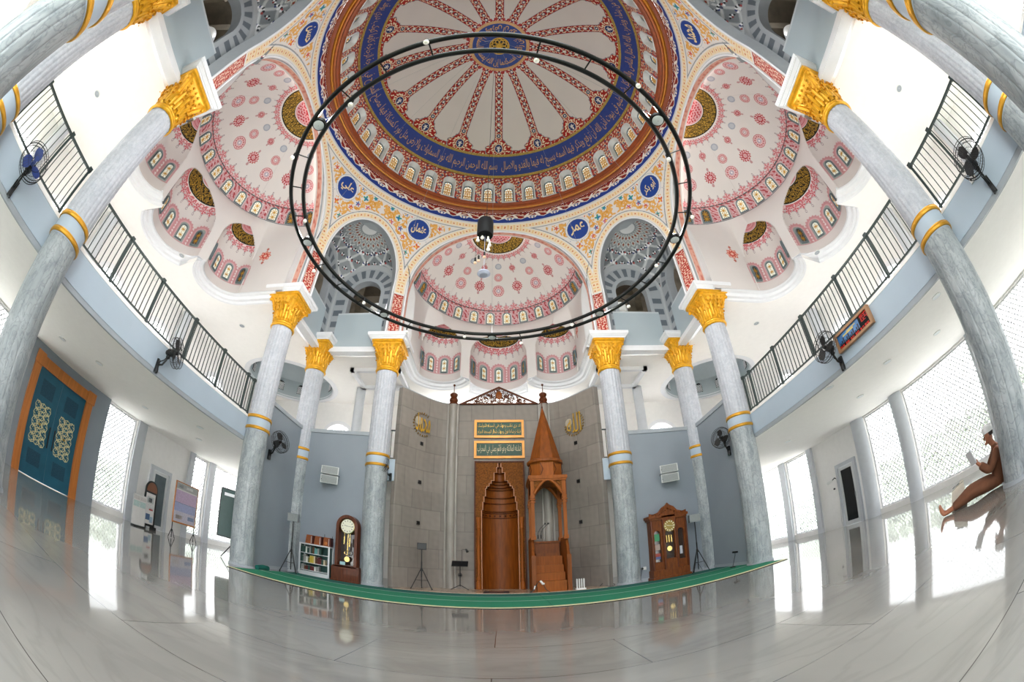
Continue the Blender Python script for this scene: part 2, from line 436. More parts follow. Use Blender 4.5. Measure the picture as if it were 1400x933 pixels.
# outer side walls, their lattice windows, doors and pilasters
LW = {  # ground windows (y0, y1), pilasters (y0, y1), as seen on each side
    -1: ([(1.85, 3.3), (6.72, 7.72), (8.15, 10.6), (-4.6, -2.1), (-8.5, -5.2)], [(3.3, 3.78), (6.38, 6.72), (7.72, 8.15)]),
    1: ([(-1.6, 1.42), (1.98, 3.35), (6.72, 8.3), (8.72, 10.7), (-5.3, -2.1), (-9, -5.7)], [(1.42, 1.98), (3.35, 3.98), (6.36, 6.72), (8.3, 8.72), (-2.1, -1.6), (-5.7, -5.3)])}
DOORS = {-1: [(-1.3, .74, 2.86), (4.42, 5.32, 2.08)], 1: [(4.2, 5.06, 2.14)]}
UPY = (-5.8, -2.9, 0.0, 2.9, 6.9)
nw = 0
def lattice(mb, y0, y1, z0, z1, pitch, wd, th):
    """two crossing families of slanting bars filling a rectangle (local x, y)"""
    for sg in (1, -1):
        k0 = int(((y0 if sg > 0 else y0) - (z1 - z0)) / pitch) - 2
        k = k0
        while k * pitch < y1 + (z1 - z0) + pitch:
            c0 = k * pitch                                    # line: y = c0 + sg*(z-z0)
            a, b = c0, c0 + sg * (z1 - z0); p = [(a, z0), (b, z1)]
            q = []
            for (ya, za), (yb, zb) in ((p[0], p[1]),):
                t0, t1 = 0.0, 1.0
                if abs(yb - ya) > 1e-9:
                    ta, tb = (y0 - ya) / (yb - ya), (y1 - ya) / (yb - ya)
                    if ta > tb: ta, tb = tb, ta
                    t0, t1 = max(t0, ta), min(t1, tb)
                if t1 - t0 > .004:
                    q = [(ya + (yb - ya) * t0, za + (zb - za) * t0), (ya + (yb - ya) * t1, za + (zb - za) * t1)]
            if q:
                dx, dz = (q[1][0] - q[0][0]), (q[1][1] - q[0][1]); l = math.hypot(dx, dz); nx, nz = -dz / l * wd / 2, dx / l * wd / 2
                o = th * .5 * sg
                vs = [(q[0][0] + nx, q[0][1] + nz, o - th / 2), (q[0][0] - nx, q[0][1] - nz, o - th / 2), (q[1][0] - nx, q[1][1] - nz, o - th / 2), (q[1][0] + nx, q[1][1] + nz, o - th / 2)]
                vs += [(x, y, z + th) for x, y, z in vs]
                mb.add(vs, [(0, 1, 2, 3), (7, 6, 5, 4), (0, 4, 5, 1), (2, 6, 7, 3), (1, 5, 6, 2), (3, 7, 4, 0)], 0, mb.X)
            k += 1
for s, nm in ((-1, 'left'), (1, 'right')):
    X = tr(s * (WX + .15), 0, 0) @ YZ
    holes = [rect(a, b, .18, 3.34) for a, b in LW[s][0]] + [rect(a, b, 0.0, h) for a, b, h in DOORS[s]]
    holes = [h if h[0][1] > 0 else [(p[0], max(p[1], .001)) for p in h] for h in holes]
    holes += [archpts(y, 4.6, 5.9, .88) for y in UPY]
    mb = MB(); mb.plate([(YB, -.05), (11.4, -.05), (11.4, 7.8), (YB, 7.8)], holes, -.15, .15, X)
    struct(mb, f'wall_{nm}', M['plaster'], smooth=0)
    for i, (a, b) in enumerate(LW[s][1]):
        mb = MB()
        if b - a > .5: mb.cyl((s * (WX + .05), (a + b) / 2, 0), (s * (WX + .05), (a + b) / 2, ZS), (b - a) / 2, n=24)
        else: mb.bx(s * (WX - .1), s * (WX + .1), a + .03, b - .03, 0, ZS)
        struct(mb, f'trim_{10 + i + (20 if s > 0 else 0)}', M['pilaster'])
    for a, b in LW[s][0]:
        nw += 1
        fr = MB(); fr.plate(rect(a, b, .18, 3.34), [rect(a + .05, b - .05, .24, 3.29)], -.05, .05, X)
        w = struct(fr, f'window_{nw}', M['lattice'])
        lb = MB(); lb.X = X; lattice(lb, a + .05, b - .05, .24, 3.29, .16, .034, .02)
        lb.build('lattice_screen', M['lattice'], w, smooth=0)
    for y in UPY:
        nw += 1
        fr = MB(); fr.plate(archpts(y, 4.6, 5.9, 1.02), [archpts(y, 4.68, 5.9, .84)], -.19, -.1, X) if s > 0 else fr.plate(archpts(y, 4.6, 5.9, 1.02), [archpts(y, 4.68, 5.9, .84)], .1, .19, X)
        w = struct(fr, f'window_{nw}', M['lattice'])
        lb = MB(); lb.X = X; lattice(lb, y - .84, y + .84, 4.68, 6.74, .16, .04, .02)
        lb.build('lattice_screen', M['lattice'], w, smooth=0)
# the outer front wall, seen above the grey inner walls
mb = MB(); FX = tr(0, WY + .15, 0) @ XZ
hl = [archpts(x, 4.6, 6.0, .7) for x in (-7.3, 7.3)] + [rect(-11, -8.6, .2, 3.3), rect(8.6, 11, .2, 3.3)]
hl += [rect(-2.9, -2.0, 6.75, 7.7), rect(2.0, 2.9, 6.75, 7.7), rect(-1.7, 1.7, 6.6, 7.7)]
mb.plate([(-11.8, -.05), (11.8, -.05), (11.8, 7.8), (-11.8, 7.8)], hl, -.15, .15, FX)
struct(mb, 'wall_front', M['plaster'], smooth=0)
for x in (-7.3, 7.3):
    nw += 1; fr = MB(); fr.plate(archpts(x, 4.6, 6.0, .85), [archpts(x, 4.68, 6.0, .68)], .1, .2, FX)
    w = struct(fr, f'window_{nw}', M['lattice']); lb = MB(); lb.X = FX; lattice(lb, x - .68, x + .68, 4.68, 6.68, .16, .04, .02); lb.build('lattice_screen', M['lattice'], w, smooth=0)
for x in (-9.8, 9.8):
    nw += 1; fr = MB(); fr.plate(rect(x - 1.2, x + 1.2, .2, 3.3), [rect(x - 1.14, x + 1.14, .26, 3.24)], -.05, .05, FX)
    w = struct(fr, f'window_{nw}', M['lattice']); lb = MB(); lb.X = FX; lattice(lb, x - 1.14, x + 1.14, .26, 3.24, .16, .034, .02); lb.build('lattice_screen', M['lattice'], w, smooth=0)
mb = MB(); mb.plate([(-12, -.05), (12, -.05), (12, 7.8), (-12, 7.8)], [rect(-4.2, 4.2, .01, 5.0), rect(-10.8, -8.2, 4.6, 7.2), rect(8.2, 10.8, 4.6, 7.2), rect(-10.6, -8.4, .01, 3.0), rect(8.4, 10.6, .01, 3.0)], -.15, .15, tr(0, YB - .1, 0) @ XZ)
struct(mb, 'wall_back_unseen', M['plaster'], smooth=0)  # unseen rear wall, added to hold back light from behind the camera
# round posts of the upper floor
for s in (-1, 1):
    tag(MB().cyl((s * 5.75, 9.5, ZF), (s * 5.75, 9.5, CEIL), .2, n=20).build('upper_floor_post', M['pilaster']),
        f'white round post on the upper floor behind the grey wall on the {"left" if s < 0 else "right"}', 'post', kind='thing')
    for i, y in enumerate((3.75, -1.4, -5.0)):
        mb = MB().cyl((s * 11.3, y, ZF), (s * 11.3, y, CEIL), .22, n=18)
        struct(mb, f'trim_{50 + i + (5 if s > 0 else 0)}', M['pilaster'])
# shallow domes (cupolas) over the front corners of the upper floor, and the frames beside them
for s in (-1, 1):
    t = T('corner_cupola', f'pale blue shallow cupola with small lattice windows in the ceiling at the front {"left" if s < 0 else "right"} corner', 'cupola', (s * 9.1, 9.1, CEIL), kind='thing')
    mb = MB(); mb.lathe([(2.25, -.005), (2.12, -.04), (2.05, -.04), (2.0, .01), (1.98, .1)], 48); mb.build('rim', M['white_mould'], t)
    mb = MB(); mb.lathe([(1.99, .0), (1.98, .9), (1.7, 1.3), (1.2, 1.6), (.6, 1.78), (.01, 1.82)], 48); mb.build('shell', mat('cupola_paint', '#b9c4c9', .6, var=.02) if s < 0 else bpy.data.materials['cupola_paint'], t)
    for k in range(12):
        a = 30 * k + 15; w = MB(); Xw = rot('Z', a - 90) @ tr(0, 1.97, 0) @ XZ
        w.plate(archpts(0, .28, .58, .16), [], .0, .02, Xw, 1)
        w.X = Xw @ tr(0, 0, .03)
        lattice(w, -.15, .15, .29, .66, .09, .03, .012)
        w.build('lattice_window', [M['lattice'], M['glass_dark']], t, smooth=0)
    for k in range(3):
        a = (155 - 25 * k if s > 0 else 25 + 25 * k) + 180
        mb = MB(); mb.plate([(-.42, .62), (.42, .62), (.42, .78), (-.42, .78)], [], 0, .02, rot('Z', a - 90) @ tr(0, 1.95, 0) @ XZ); mb.build('opening', M['black_matte'], t)
    mb = MB(); x0, x1, y0, y1 = sorted((s * 3.6, s * 5.6))[0], sorted((s * 3.6, s * 5.6))[1], 7.6, 9.3
    for a, b, c, d in ((x0, x1, y0, y0 + .16), (x0, x1, y1 - .16, y1), (x0, x0 + .16, y0, y1), (x1 - .16, x1, y0, y1)): mb.bx(a, b, c, d, CEIL - .14, CEIL + .01)
    struct(mb, f'trim_{60 + (s > 0)}', M['white_mould'])

# stone wall round the mihrab: a curved wing, a flat middle, a curved wing
def stone_path():
    p = [(-3.3, 6.75), (-3.14, 6.66), (-2.96, 6.9), (-2.78, 7.15), (-2.6, 7.39), (-2.46, 7.57), (-2.3, 7.74), (-2.12, 7.89), (-1.95, 8.01), (-1.78, 8.07), (-1.6, 8.1), (1.6, 8.1), (1.78, 8.07), (1.95, 8.01), (2.12, 7.89), (2.3, 7.74), (2.46, 7.57), (2.6, 7.39), (2.78, 7.15), (2.96, 6.9), (3.14, 6.66), (3.3, 6.75)]
    return p
SP = stone_path(); ST = 6.55
seg = [math.dist(SP[i], SP[i + 1]) for i in range(len(SP) - 1)]; cum = np.concatenate([[0], np.cumsum(seg)])
nu = int(cum[-1] / .022); nv = int(ST / .022)
uu = np.linspace(0, cum[-1], nu); zz = np.linspace(0, ST, nv)
px = np.interp(uu, cum, [p[0] for p in SP]); py = np.interp(uu, cum, [p[1] for p in SP])
U, V = np.meshgrid(uu, zz); P = np.stack([np.broadcast_to(px, U.shape), np.broadcast_to(py, U.shape), V], -1)
C = np.empty(P.shape); row = np.floor(V / .655).astype(int); rr = RNG.random((20, 60))
us = U + (row * .37) % .8; colw = np.array([.62, .8, .55, .95, .7])
cid = np.floor(us / .78).astype(int) + 2
base = L('#88817a'); val = rr[row % 20, cid % 60]
C[:] = base * (.9 + .2 * val[..., None]) * (1 + .018 * np.sin(U * 31 + 3 * np.sin(V * 2)))[..., None]
ln = ((V % .655) < .022) | ((us % .78) < .022); C[ln] *= .74
nz_ = hatch(U, V, 5, 3) * .012 + hatch(U, V, 22, 4) * .01; C *= (1 + nz_[..., None])
keep = ~((np.abs(P[..., 0] - .02) < .74) & (V < 4.25) & (P[..., 1] > 8.0))[:-1, :-1]
sw = painted('wall_mihrab', P, C, keep=keep); tag(sw, kind='structure')
mb = MB(); mb.plate([(-3.3, 6.75), (-3.14, 6.66)] + SP[2:-2] + [(3.14, 6.66), (3.3, 6.75), (3.3, 6.95), (2.3, 8.3), (2.1, 8.4), (-2.1, 8.4), (-2.3, 8.3), (-3.3, 6.95)], [], ST, ST + .03)
struct(mb, 'trim_70', M['grey_trim'])
mb = MB().bx(-3.3, 3.3, 8.75, 8.95, 0, ST); struct(mb, 'wall_behind_mihrab', M['plaster'])
stone = mat('grey_stone', '#8f8a83', .4, var=.2, scale=2, stretch=(3, 3, .6))
for s in (-1, 1):
    mb = MB().cyl((s * 1.6, 8.06, 0), (s * 1.6, 8.06, 6.5), .16, n=24); mb.bx(s * 1.6 - .2, s * 1.6 + .2, 8.0, 8.15, 0, 6.5)
    struct(mb, f'trim_{72 + (s > 0)}', stone)
# striplight-free step in front of the mihrab
mb = MB().bx(-3.0, 3.0, 6.2, 8.1, 0, .015); struct(mb, 'floor_mihrab', mat_marble('beige_marble', '#c6b49c', '#ab9a86', '#8a7a68', 1.2, .2))

# ================================================================== columns
def make_column():
    t = T('column', 'x', 'column', kind='thing')
    def shaft(name, z0, z1, r, fl, depth, m, tick=0):
        n = fl * 8; nz = max(2, int((z1 - z0) / (.07 if tick else .5)))
        vs = []; fs = []
        for j in range(nz + 1):
            z = z0 + (z1 - z0) * j / nz
            for i in range(n):
                a = 2 * PI * i / n; ph = (i % 8) / 8
                if tick: rr_ = r - depth * abs(math.cos(PI * ph)) ** 3 + (.006 if ((j + (i // 4)) % 2 and i % 8 in (2, 3, 5)) else 0)
                else: rr_ = r - (depth if i % 8 == 0 else 0)
                vs.append((rr_ * math.cos(a), rr_ * math.sin(a), z))
        for j in range(nz):
            for i in range(n): fs.append((j * n + i, j * n + (i + 1) % n, (j + 1) * n + (i + 1) % n, (j + 1) * n + i))
        mb = MB(); mb.add(vs, fs); return mb.build(name, m, t, smooth=40)
    mb = MB().lathe([(.375, 0), (.375, .02), (.365, .05), (.345, .06)], 40); mb.build('base', M['grey_trim'], t)
    shaft('lower_shaft', .05, 3.72, .345, 16, .008, MARBLE_LOW)
    mb = MB().lathe([(.35, 3.7), (.352, 3.72), (.352, 4.14), (.35, 4.16)], 40); mb.build('neck', M['fascia'], t)
    for z in (3.77, 4.09):
        mb = MB().lathe([(.35, -.05), (.375, -.045), (.385, -.025), (.385, .0), (.372, .02), (.376, .035), (.35, .045)], 40, (0, 0, z)); mb.build('gold_band', M['gold_dark'], t)
    shaft('upper_shaft', 4.14, 6.98, .345, 20, .010, MARBLE_UP, 1)
    # capital: bell growing from round to square, two rows of leaves, corner volutes
    mb = MB(); n = 64; vs = []; fs = []
    def sq(a, e):
        c, s_ = abs(math.cos(a)), abs(math.sin(a)); return 1.0 / (c ** e + s_ ** e) ** (1 / e)
    rows = [(.355, 6.94, 2), (.39, 6.955, 2), (.405, 6.99, 2), (.39, 7.03, 2), (.37, 7.045, 2), (.385, 7.07, 2), (.375, 7.1, 2), (.35, 7.12, 2), (.36, 7.4, 2.2), (.40, 7.6, 2.8), (.47, 7.78, 5), (.50, 7.84, 9), (.52, 7.86, 14), (.52, 7.9, 14), (.56, 7.92, 20), (.56, 8.0, 20)]
    for r, z, e in rows:
        for i in range(n):
            a = 2 * PI * (i + .0) / n; k = sq(a, e) * r; vs.append((k * math.cos(a), k * math.sin(a), z))
    for j in range(len(rows) - 1):
        for i in range(n): fs.append((j * n + i, j * n + (i + 1) % n, (j + 1) * n + (i + 1) % n, (j + 1) * n + i))
    mb.add(vs, fs)
    def leaf(a, z0, z1, r0, r1, w, curl):
        prof = [(0, 0), (.45, .1), (.8, .5), (1.0, 1.0), (.96, 1.5), (.86, 1.6)]
        vs = []
        for q, b in prof:
            ww = w * (.55 + .75 * math.sin(PI * min(1, .15 + q * .8)))
            rad = r0 + (r1 - r0) * q ** 1.5 + curl * b
            z = z0 + (z1 - z0) * q
            for k, dr in ((-1, -.012), (-.5, .022), (0, .012), (.5, .022), (1, -.012)):
                vs.append(((rad + dr) * math.cos(a + k * ww / rad), (rad + dr) * math.sin(a + k * ww / rad), z))
        fs = [(j * 5 + i, j * 5 + i + 1, (j + 1) * 5 + i + 1, (j + 1) * 5 + i) for j in range(5) for i in range(4)]
        mb.add(vs, fs)
    for k in range(16): leaf(2 * PI * (k + .5) / 16, 7.12, 7.46, .36, .37, .052, .05)
    for k in range(16): leaf(2 * PI * k / 16, 7.2, 7.68, .375, .43, .055, .045)
    for k in range(24):
        a = 2 * PI * k / 24; q = sq(a, 3.5)
        for zz_, r_ in ((7.58, .43), (7.7, .47), (7.8, .5)):
            mb.sphere((q * r_ * math.cos(a), q * r_ * math.sin(a), zz_), .034, n=6, m=4)
    for k in range(4):
        a = R_(45 + 90 * k)
        mb.tube([((.42 + .22 * q) * math.cos(a), (.42 + .22 * q) * math.sin(a), 7.5 + .36 * q ** .7) for q in (0, .25, .5, .75, 1)], [.05, .06, .06, .055, .04], 6)
        mb.sphere((.66 * math.cos(a), .66 * math.sin(a), 7.8), .055, n=8, m=6)
    mb.build('capital', M['gold'], t, smooth=50)
    mb = MB()
    for h, z0, z1, h2 in ((.58, 8.0, 8.04, .58), (.6, 8.04, 8.1, .66), (.68, 8.1, 8.13, .68), (.69, 8.13, 8.22, .69)):
        vs = [(i * h, j * h, z0) for i, j in ((-1, -1), (1, -1), (1, 1), (-1, 1))] + [(i * h2, j * h2, z1) for i, j in ((-1, -1), (1, -1), (1, 1), (-1, 1))]
        mb.add(vs, [(3, 2, 1, 0), (4, 5, 6, 7), (0, 1, 5, 4), (1, 2, 6, 5), (2, 3, 7, 6), (3, 0, 4, 7)])
    mb.build('abacus', M['white_mould'], t, smooth=0)
    return t
col0 = make_column()
CP = [((-A, B), 'left column beside the curved stone wall of the mihrab'), ((A, B), 'right column beside the curved stone wall behind the pulpit'),
      ((-B, B), 'column in the front left corner, behind the tripod speaker and bookcase'), ((B, B), 'column in the front right corner, right of the carved clock'),
      ((-B, A), 'column at the end of the left gallery railing'), ((B, A), 'column at the end of the right gallery railing'),
      ((-B, -A), 'tall column on the left crossing the gallery with the blue-bladed fan'), ((B, -A), 'tall column on the right that the seated man leans on'),
      ((-B, -B), 'rear left corner column whose gold capital touches the top edge'), ((B, -B), 'rear right corner column whose gold capital touches the top edge'),
      ((-A, -B), 'nearest column on the left, thick shaft across the top left corner'), ((A, -B), 'nearest column on the right, thick shaft across the top right corner')]
for i, ((x, y), lb) in enumerate(CP):
    o = col0 if i == 0 else dup(col0)
    o.location = (x, y, 0); o['label'] = 'grey marble ' + lb; o['group'] = 'marble columns with gold capitals round the hall'
# ================================================================== the painted vaults
RED, RED2, WHITE, BLUE, GOLDC, PINK, DGREY = '#9c1f1c', '#b5342c', '#cfc8c4', '#233a86', '#b79a4e', '#c98d90', '#5c636b'
CREAM = '#e0d2b4'
M['letter'] = mat('gilt_lettering', '#c79c6a', .4, .2, var=.08)
M['letter_gold'] = mat('gold_lettering', '#d2a73a', .35, .4, var=.1)
M['letter_pale'] = mat('pale_gold_lettering', '#dcc9a0', .4, .1, var=.05)
M['lit_pane'] = mat('daylight_glow_pane', '#d9dccf', .3, emit=.27, var=.1, scale=14)  # glow stands in for daylight behind the glass
M['dim_pane'] = mat('dim_pane', '#4d4c44', .3, var=.3, scale=14)  # same glass, darkened where less daylight shows through
M['frame_grey'] = mat('window_frame_grey', '#66757a', .5, var=.05)
M['gold_bar'] = mat('gilt_bar', '#c9962f', .4, .3, var=.1)
M['reveal'] = mat('white_reveal', '#cdcfd0', .6, var=.02)

ZC, RD = 13.78, 5.73
def tile_cols(C, n): return np.concatenate([C] * n, 1)

dome = T('main_dome', 'great painted central dome with red ribs, a blue band of script and forty windows', 'dome', (0, 0, 0), kind='thing')
# --- ribbed vault: sixteen tiles
def ribbed():
    e0, e1 = R_(33.75), R_(77.3); nu, nv, N = 132, 330, 16
    cv = Cv(-PI / N, PI / N, nu, RD * e0, RD * e1, nv, WHITE)
    e = cv.V / RD; r = RD * np.cos(e); X = r * cv.U; S = cv.V - RD * e0; Sx = RD * e1 - cv.V
    # red border along the foot, scalloped
    foot = .17 + .035 * np.abs(np.sin(cv.U * 16 * 4 * .5))
    cv.fill(S < foot + .025, '#7d8288'); cv.fill(S < foot, RED)
    cv.fill((S < foot) & (hatch(X, S, 46, 1) > 1.7), CREAM)
    # trefoil at the foot of the rib
    def lob(cx, cy, q): return np.hypot(X - cx, S - cy) < q
    blob = lob(0, .46, .37) | lob(.33, .26, .27) | lob(-.33, .26, .27) | lob(0, .75, .2)
    scal = .02 * np.cos(14 * np.arctan2(S - .4, X))
    out = (np.hypot(X, S - .46) < .40 + scal) | (np.hypot(np.abs(X) - .33, S - .26) < .30 + scal) | (np.hypot(X, S - .75) < .23)
    rib = np.abs(X) < .165
    near = np.abs(X) < .165 + .10 * np.clip((.42 - Sx) / .42, 0, 1) + .025 * np.cos(Sx * 34) * (Sx < .5)
    edge = np.abs(X) < .185
    cv.fill(out | edge, '#7d8288')
    cv.fill(blob | rib | near, RED)
    cv.fill((Sx < .13 + .03 * np.cos(cv.U * 16 * 5)), RED)
    z = hatch(X, S, 38, 5)
    cv.fill((blob & ~rib) & (z > 1.9), CREAM); cv.fill(near & (hatch(X, S, 52, 7) > 1.9), '#d9b0a0')
    # cream scrolls beside the beads
    w = .085 + .04 * np.cos(S * 2 * PI / .29)
    cv.fill(rib & (np.abs(np.abs(X) - w) < .018), CREAM)
    s = 1.0; k = 0
    while s < RD * (e1 - e0) - .1:
        v = RD * e0 + s; su = RD * math.cos(v / RD)
        if k == 0: cv.disc(0, v, .12, CREAM, su); cv.disc(0, v, .095, '#26305c', su); cv.disc(0, v, .04, '#d8d2cc', su)
        elif k % 2 or s > RD * (e1 - e0) - .8: cv.leaf(0, v, .105, PI / 2, '#2b2f4c', .7, su); cv.leaf(0, v, .06, PI / 2, '#d8d2cc', .8, su)
        else: cv.leaf(0, v, .115, PI / 2, '#4a5058', .62, su); cv.leaf(0, v, .085, PI / 2, '#dcd6d0', .62, su)
        s += .285; k += 1
    v = RD * e0 + .36; su = RD * math.cos(v / RD)
    cv.leaf(0, v, .24, PI / 2, CREAM, .8, su); cv.leaf(0, v, .21, PI / 2, '#232d62', .8, su)
    cv.petal(0, v + .02, .11, 5, '#ddd8d2', .35, su); cv.leaf(0, v - .11, .07, PI / 2, '#ddd8d2', .5, su)
    for sx in (-1, 1):
        for q in range(5):
            a = .5 + q * .45; cv.leaf(sx * (.30 * math.sin(a)) / su, v + .02 + .28 * math.cos(a), .075, PI / 2 - sx * a + .6, CREAM, .4, su)
    C = tile_cols(cv.C, N)
    th = (np.arange(nu * N) + .5) / (nu * N) * 2 * PI - PI / N
    TH, E = np.meshgrid(th, cv.v / RD)
    P = np.stack([RD * np.cos(E) * np.sin(TH), RD * np.cos(E) * np.cos(TH), ZC + RD * np.sin(E)], -1)
    painted('ribbed_vault', P, C, dome, wrap=True)
ribbed()
# --- crown medallion
zt = ZC + math.sqrt(RD ** 2 - 1.3 ** 2)
mb = MB().lathe([(1.32, zt - .03), (1.3, zt - .05), (1.2, zt - .05), (1.18, zt - .02)], 72); med = mb.build('crown_medallion', [mat('medallion_blue', '#22408a', .5, var=.06), M['letter']], dome)
mb = MB().lathe([(1.32, zt - .03), (1.3, zt - .055), (1.19, zt - .055), (1.17, zt - .02)], 72); mb.build('gilt_rim', M['letter'], med)
mb = MB().lathe([(1.19, zt - .03), (.9, zt + .02), (.5, zt + .05), (.01, zt + .06)], 72); mb.build('disc', bpy.data.materials['medallion_blue'], med)
mb = MB()
for k in range(8):
    a = PI * k / 4
    mb.tube([(.2 * math.cos(a) + .17 * math.cos(q), .2 * math.sin(a) + .17 * math.sin(q), zt - .02) for q in np.linspace(0, 2 * PI, 14)[:-1]], .022, 5, True)
mb.lathe([(.40, zt), (.40, zt - .04), (.44, zt - .04), (.44, zt)], 32); mb.sphere((0, 0, zt - .02), .07, n=10, m=6)
mb.build('star_boss', M['letter_gold'], med)
mb = MB().lathe([(.42, zt + .01), (.01, zt + .01)], 32); mb.build('boss_ground', M['black'], med)
def ring_text(name, s, m, parent, place, H, flip=False, bold=.012):
    v, f = text2d(s, 2, bold); W = v[:, 0].max()
    mesh_from(name, place(v[:, 0] / W, v[:, 1] * H), f, m, parent)
def pl(x, y):
    a = -PI * 1.98 * (1 - x) - .03; r = 1.14 - .62 * (1 - y); r = .54 + y * .58
    r = 1.14 - y * .56
    return np.stack([r * np.sin(a), r * np.cos(a), np.full_like(a, zt - .035)], 1)
ring_text('lettering', 'إن الله يمسك السماوات والأرض أن تزولا ولئن زالتا إن أمسكهما', M['letter'], med, pl, 1.0)
# --- the blue band of script
prof = [(5.317, 15.92), (5.317 + .0, 15.92)]
def onprof(t):      # 0 at the lower edge, 1 at the upper edge
    e = R_(21.95) + (R_(33.75) - R_(21.95)) * t
    return RD * np.cos(e), ZC + RD * np.sin(e)
mb = MB(); mb.lathe([(float(onprof(t)[0]), float(onprof(t)[1])) for t in np.linspace(-.01, 1.01, 9)], 160)
band = mb.build('script_band', mat('band_blue', '#21397f', .5, var=.07), dome)
for nm, t0, t1 in (('lower_gilt_edge', -.02, .075), ('upper_gilt_edge', .93, 1.02)):
    ed = MB(); pr = [(float(onprof(t)[0]) - .025, float(onprof(t)[1])) for t in np.linspace(t0, t1, 4)]
    ed.lathe([(pr[0][0] + .03, pr[0][1])] + pr + [(pr[-1][0] + .03, pr[-1][1])], 160); ed.build(nm, mat(nm, '#a48a45', .5, .2, var=.35, scale=18), band)
def pb(x, y):
    a = -2 * PI * .994 * (1 - x) - .012
    r, z = onprof(.13 + .72 * y); r = r - .02
    return np.stack([r * np.sin(a), r * np.cos(a), z], 1)
AYAH = ('بسم الله الرحمن الرحيم الله نور السماوات والأرض مثل نوره كمشكاة فيها مصباح المصباح في زجاجة الزجاجة كأنها كوكب دري يوقد من شجرة مباركة زيتونة '
        'لا شرقية ولا غربية يكاد زيتها يضيء ولو لم تمسسه نار نور على نور يهدي الله لنوره من يشاء ويضرب الله الأمثال للناس والله بكل شيء عليم '
        'في بيوت أذن الله أن ترفع ويذكر فيها اسمه يسبح له فيها بالغدو والآصال')
ring_text('lettering', AYAH, M['letter'], band, pb, 1.0, bold=.0)
# --- drum with forty windows
def drum():
    nu, nv, N = 56, 96, 40; prof = [(5.53, 14.28), (5.50, 14.6), (5.42, 15.3), (5.317, 15.93)]
    z0, z1 = prof[0][1], prof[-1][1]
    cv = Cv(-PI / N, PI / N, nu, z0, z1, nv, '#a8403a'); X = cv.U * 5.45
    z = hatch(X, cv.V, 42, 11); cv.fill(z > .5, '#c98a6e'); cv.fill(z > 1.5, CREAM); cv.fill(hatch(X, cv.V, 30, 12) > 2.3, '#3a4a6e')
    cv.fill((hatch(X, cv.V, 36, 13) > 1.9), '#8a1c1a')
    for u in (-PI / N, PI / N):
        for v in (14.55, 14.85, 15.15, 15.4): cv.disc(u, v, .06, '#e0c7a8', 5.45); cv.disc(u, v, .035, '#37456f', 5.45)
    cv.fill(cv.V > 15.87, '#6a2a22')
    cv.disc(0, 15.76, .06, '#e0c7a8', 5.45); cv.disc(0, 15.76, .04, '#37456f', 5.45)
    hw = .25
    hole = (np.abs(X) < hw) & (cv.V > 14.38) & ((cv.V < 15.28) | (np.hypot(X, cv.V - 15.28) < hw))
    C = tile_cols(cv.C, N); th = (np.arange(nu * N) + .5) / (nu * N) * 2 * PI
    th = th - PI / N + R_(4.5)
    TH, Z = np.meshgrid(th, cv.v); r = np.interp(Z, [p[1] for p in prof], [p[0] for p in prof])
    P = np.stack([r * np.sin(TH), r * np.cos(TH), Z], -1)
    keep = np.tile(~hole, (1, N)); keep = keep[:-1]
    painted('drum_wall', P, C, dome, keep=keep, wrap=True)
drum()
def drum_window():
    o = bpy.data.objects.new('window', None)
    X = rot('Z', -4.5) @ tr(0, 5.47, 0) @ Matrix(((1, 0, 0, 0), (0, 0, 1, 0), (0, 1, 0, 0), (0, 0, 0, 1))) @ rot('X', 4.5) @ tr(0, 0, -1.15)
    X = rot('Z', -4.5) @ tr(0, 5.50, 14.36) @ rot('X', 6.0) @ Matrix(((1, 0, 0, 0), (0, 0, 1, 0), (0, 1, 0, 0), (0, 0, 0, 1)))   # local x, y=up, z=outwards
    mb = MB(); mb.plate(archpts(0, 0, .92, .29), [archpts(0, .03, .92, .24)], -.03, .02, X, 0)
    # splayed reveal
    a = archpts(0, .03, .92, .24); b = archpts(0, .05, .9, .19); n = len(a)
    mb.add([(*p, .0) for p in a] + [(*p, .26) for p in b], [(i, (i + 1) % n, n + (i + 1) % n, n + i) for i in range(n)], 0, X)
    mb.plate(archpts(0, .05, .9, .2), [archpts(0, .09, .9, .16)], .2, .25, X, 1)
    mb.plate(archpts(0, .03, .9, .2), [], .27, .28, X, 2)
    mb.X = X @ tr(0, 0, .235)
    for sg in (0, 1):
        for i in range(-1, 2):
            for j in range(7):
                if (j + (i & 1)) % 1 == 0:
                    cx, cy = i * .115 + (.0575 if j & 1 else 0), .15 + j * .145
                    if abs(cx) < .15 and (cy < .95 or math.hypot(cx, cy - .9) < .15) and sg == 0:
                        mb.tube([(cx + .055 * math.cos(q), cy + .06 * math.sin(q), .235) for q in np.linspace(0, 2 * PI, 9)[:-1]], .016, 4, True, 3, X)
    for k in (-1, 0, 1): mb.box((k * .1, .5, .24), (.022, .9, .02), 3, X)
    for j in range(6): mb.box((0, .16 + j * .15, .24), (.34, .02, .02), 3, X)
    return mb.build('window', [M['reveal'], M['frame_grey'], mat('drum_pane_glow', '#eceee6', .3, emit=.6, var=.08, scale=14), M['gold_bar']], dome)  # pane glow stands in for the sky behind the drum windows
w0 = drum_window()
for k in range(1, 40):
    w = w0.copy(); COL.objects.link(w); w.parent = dome; w.rotation_euler = (0, 0, R_(-9 * k))
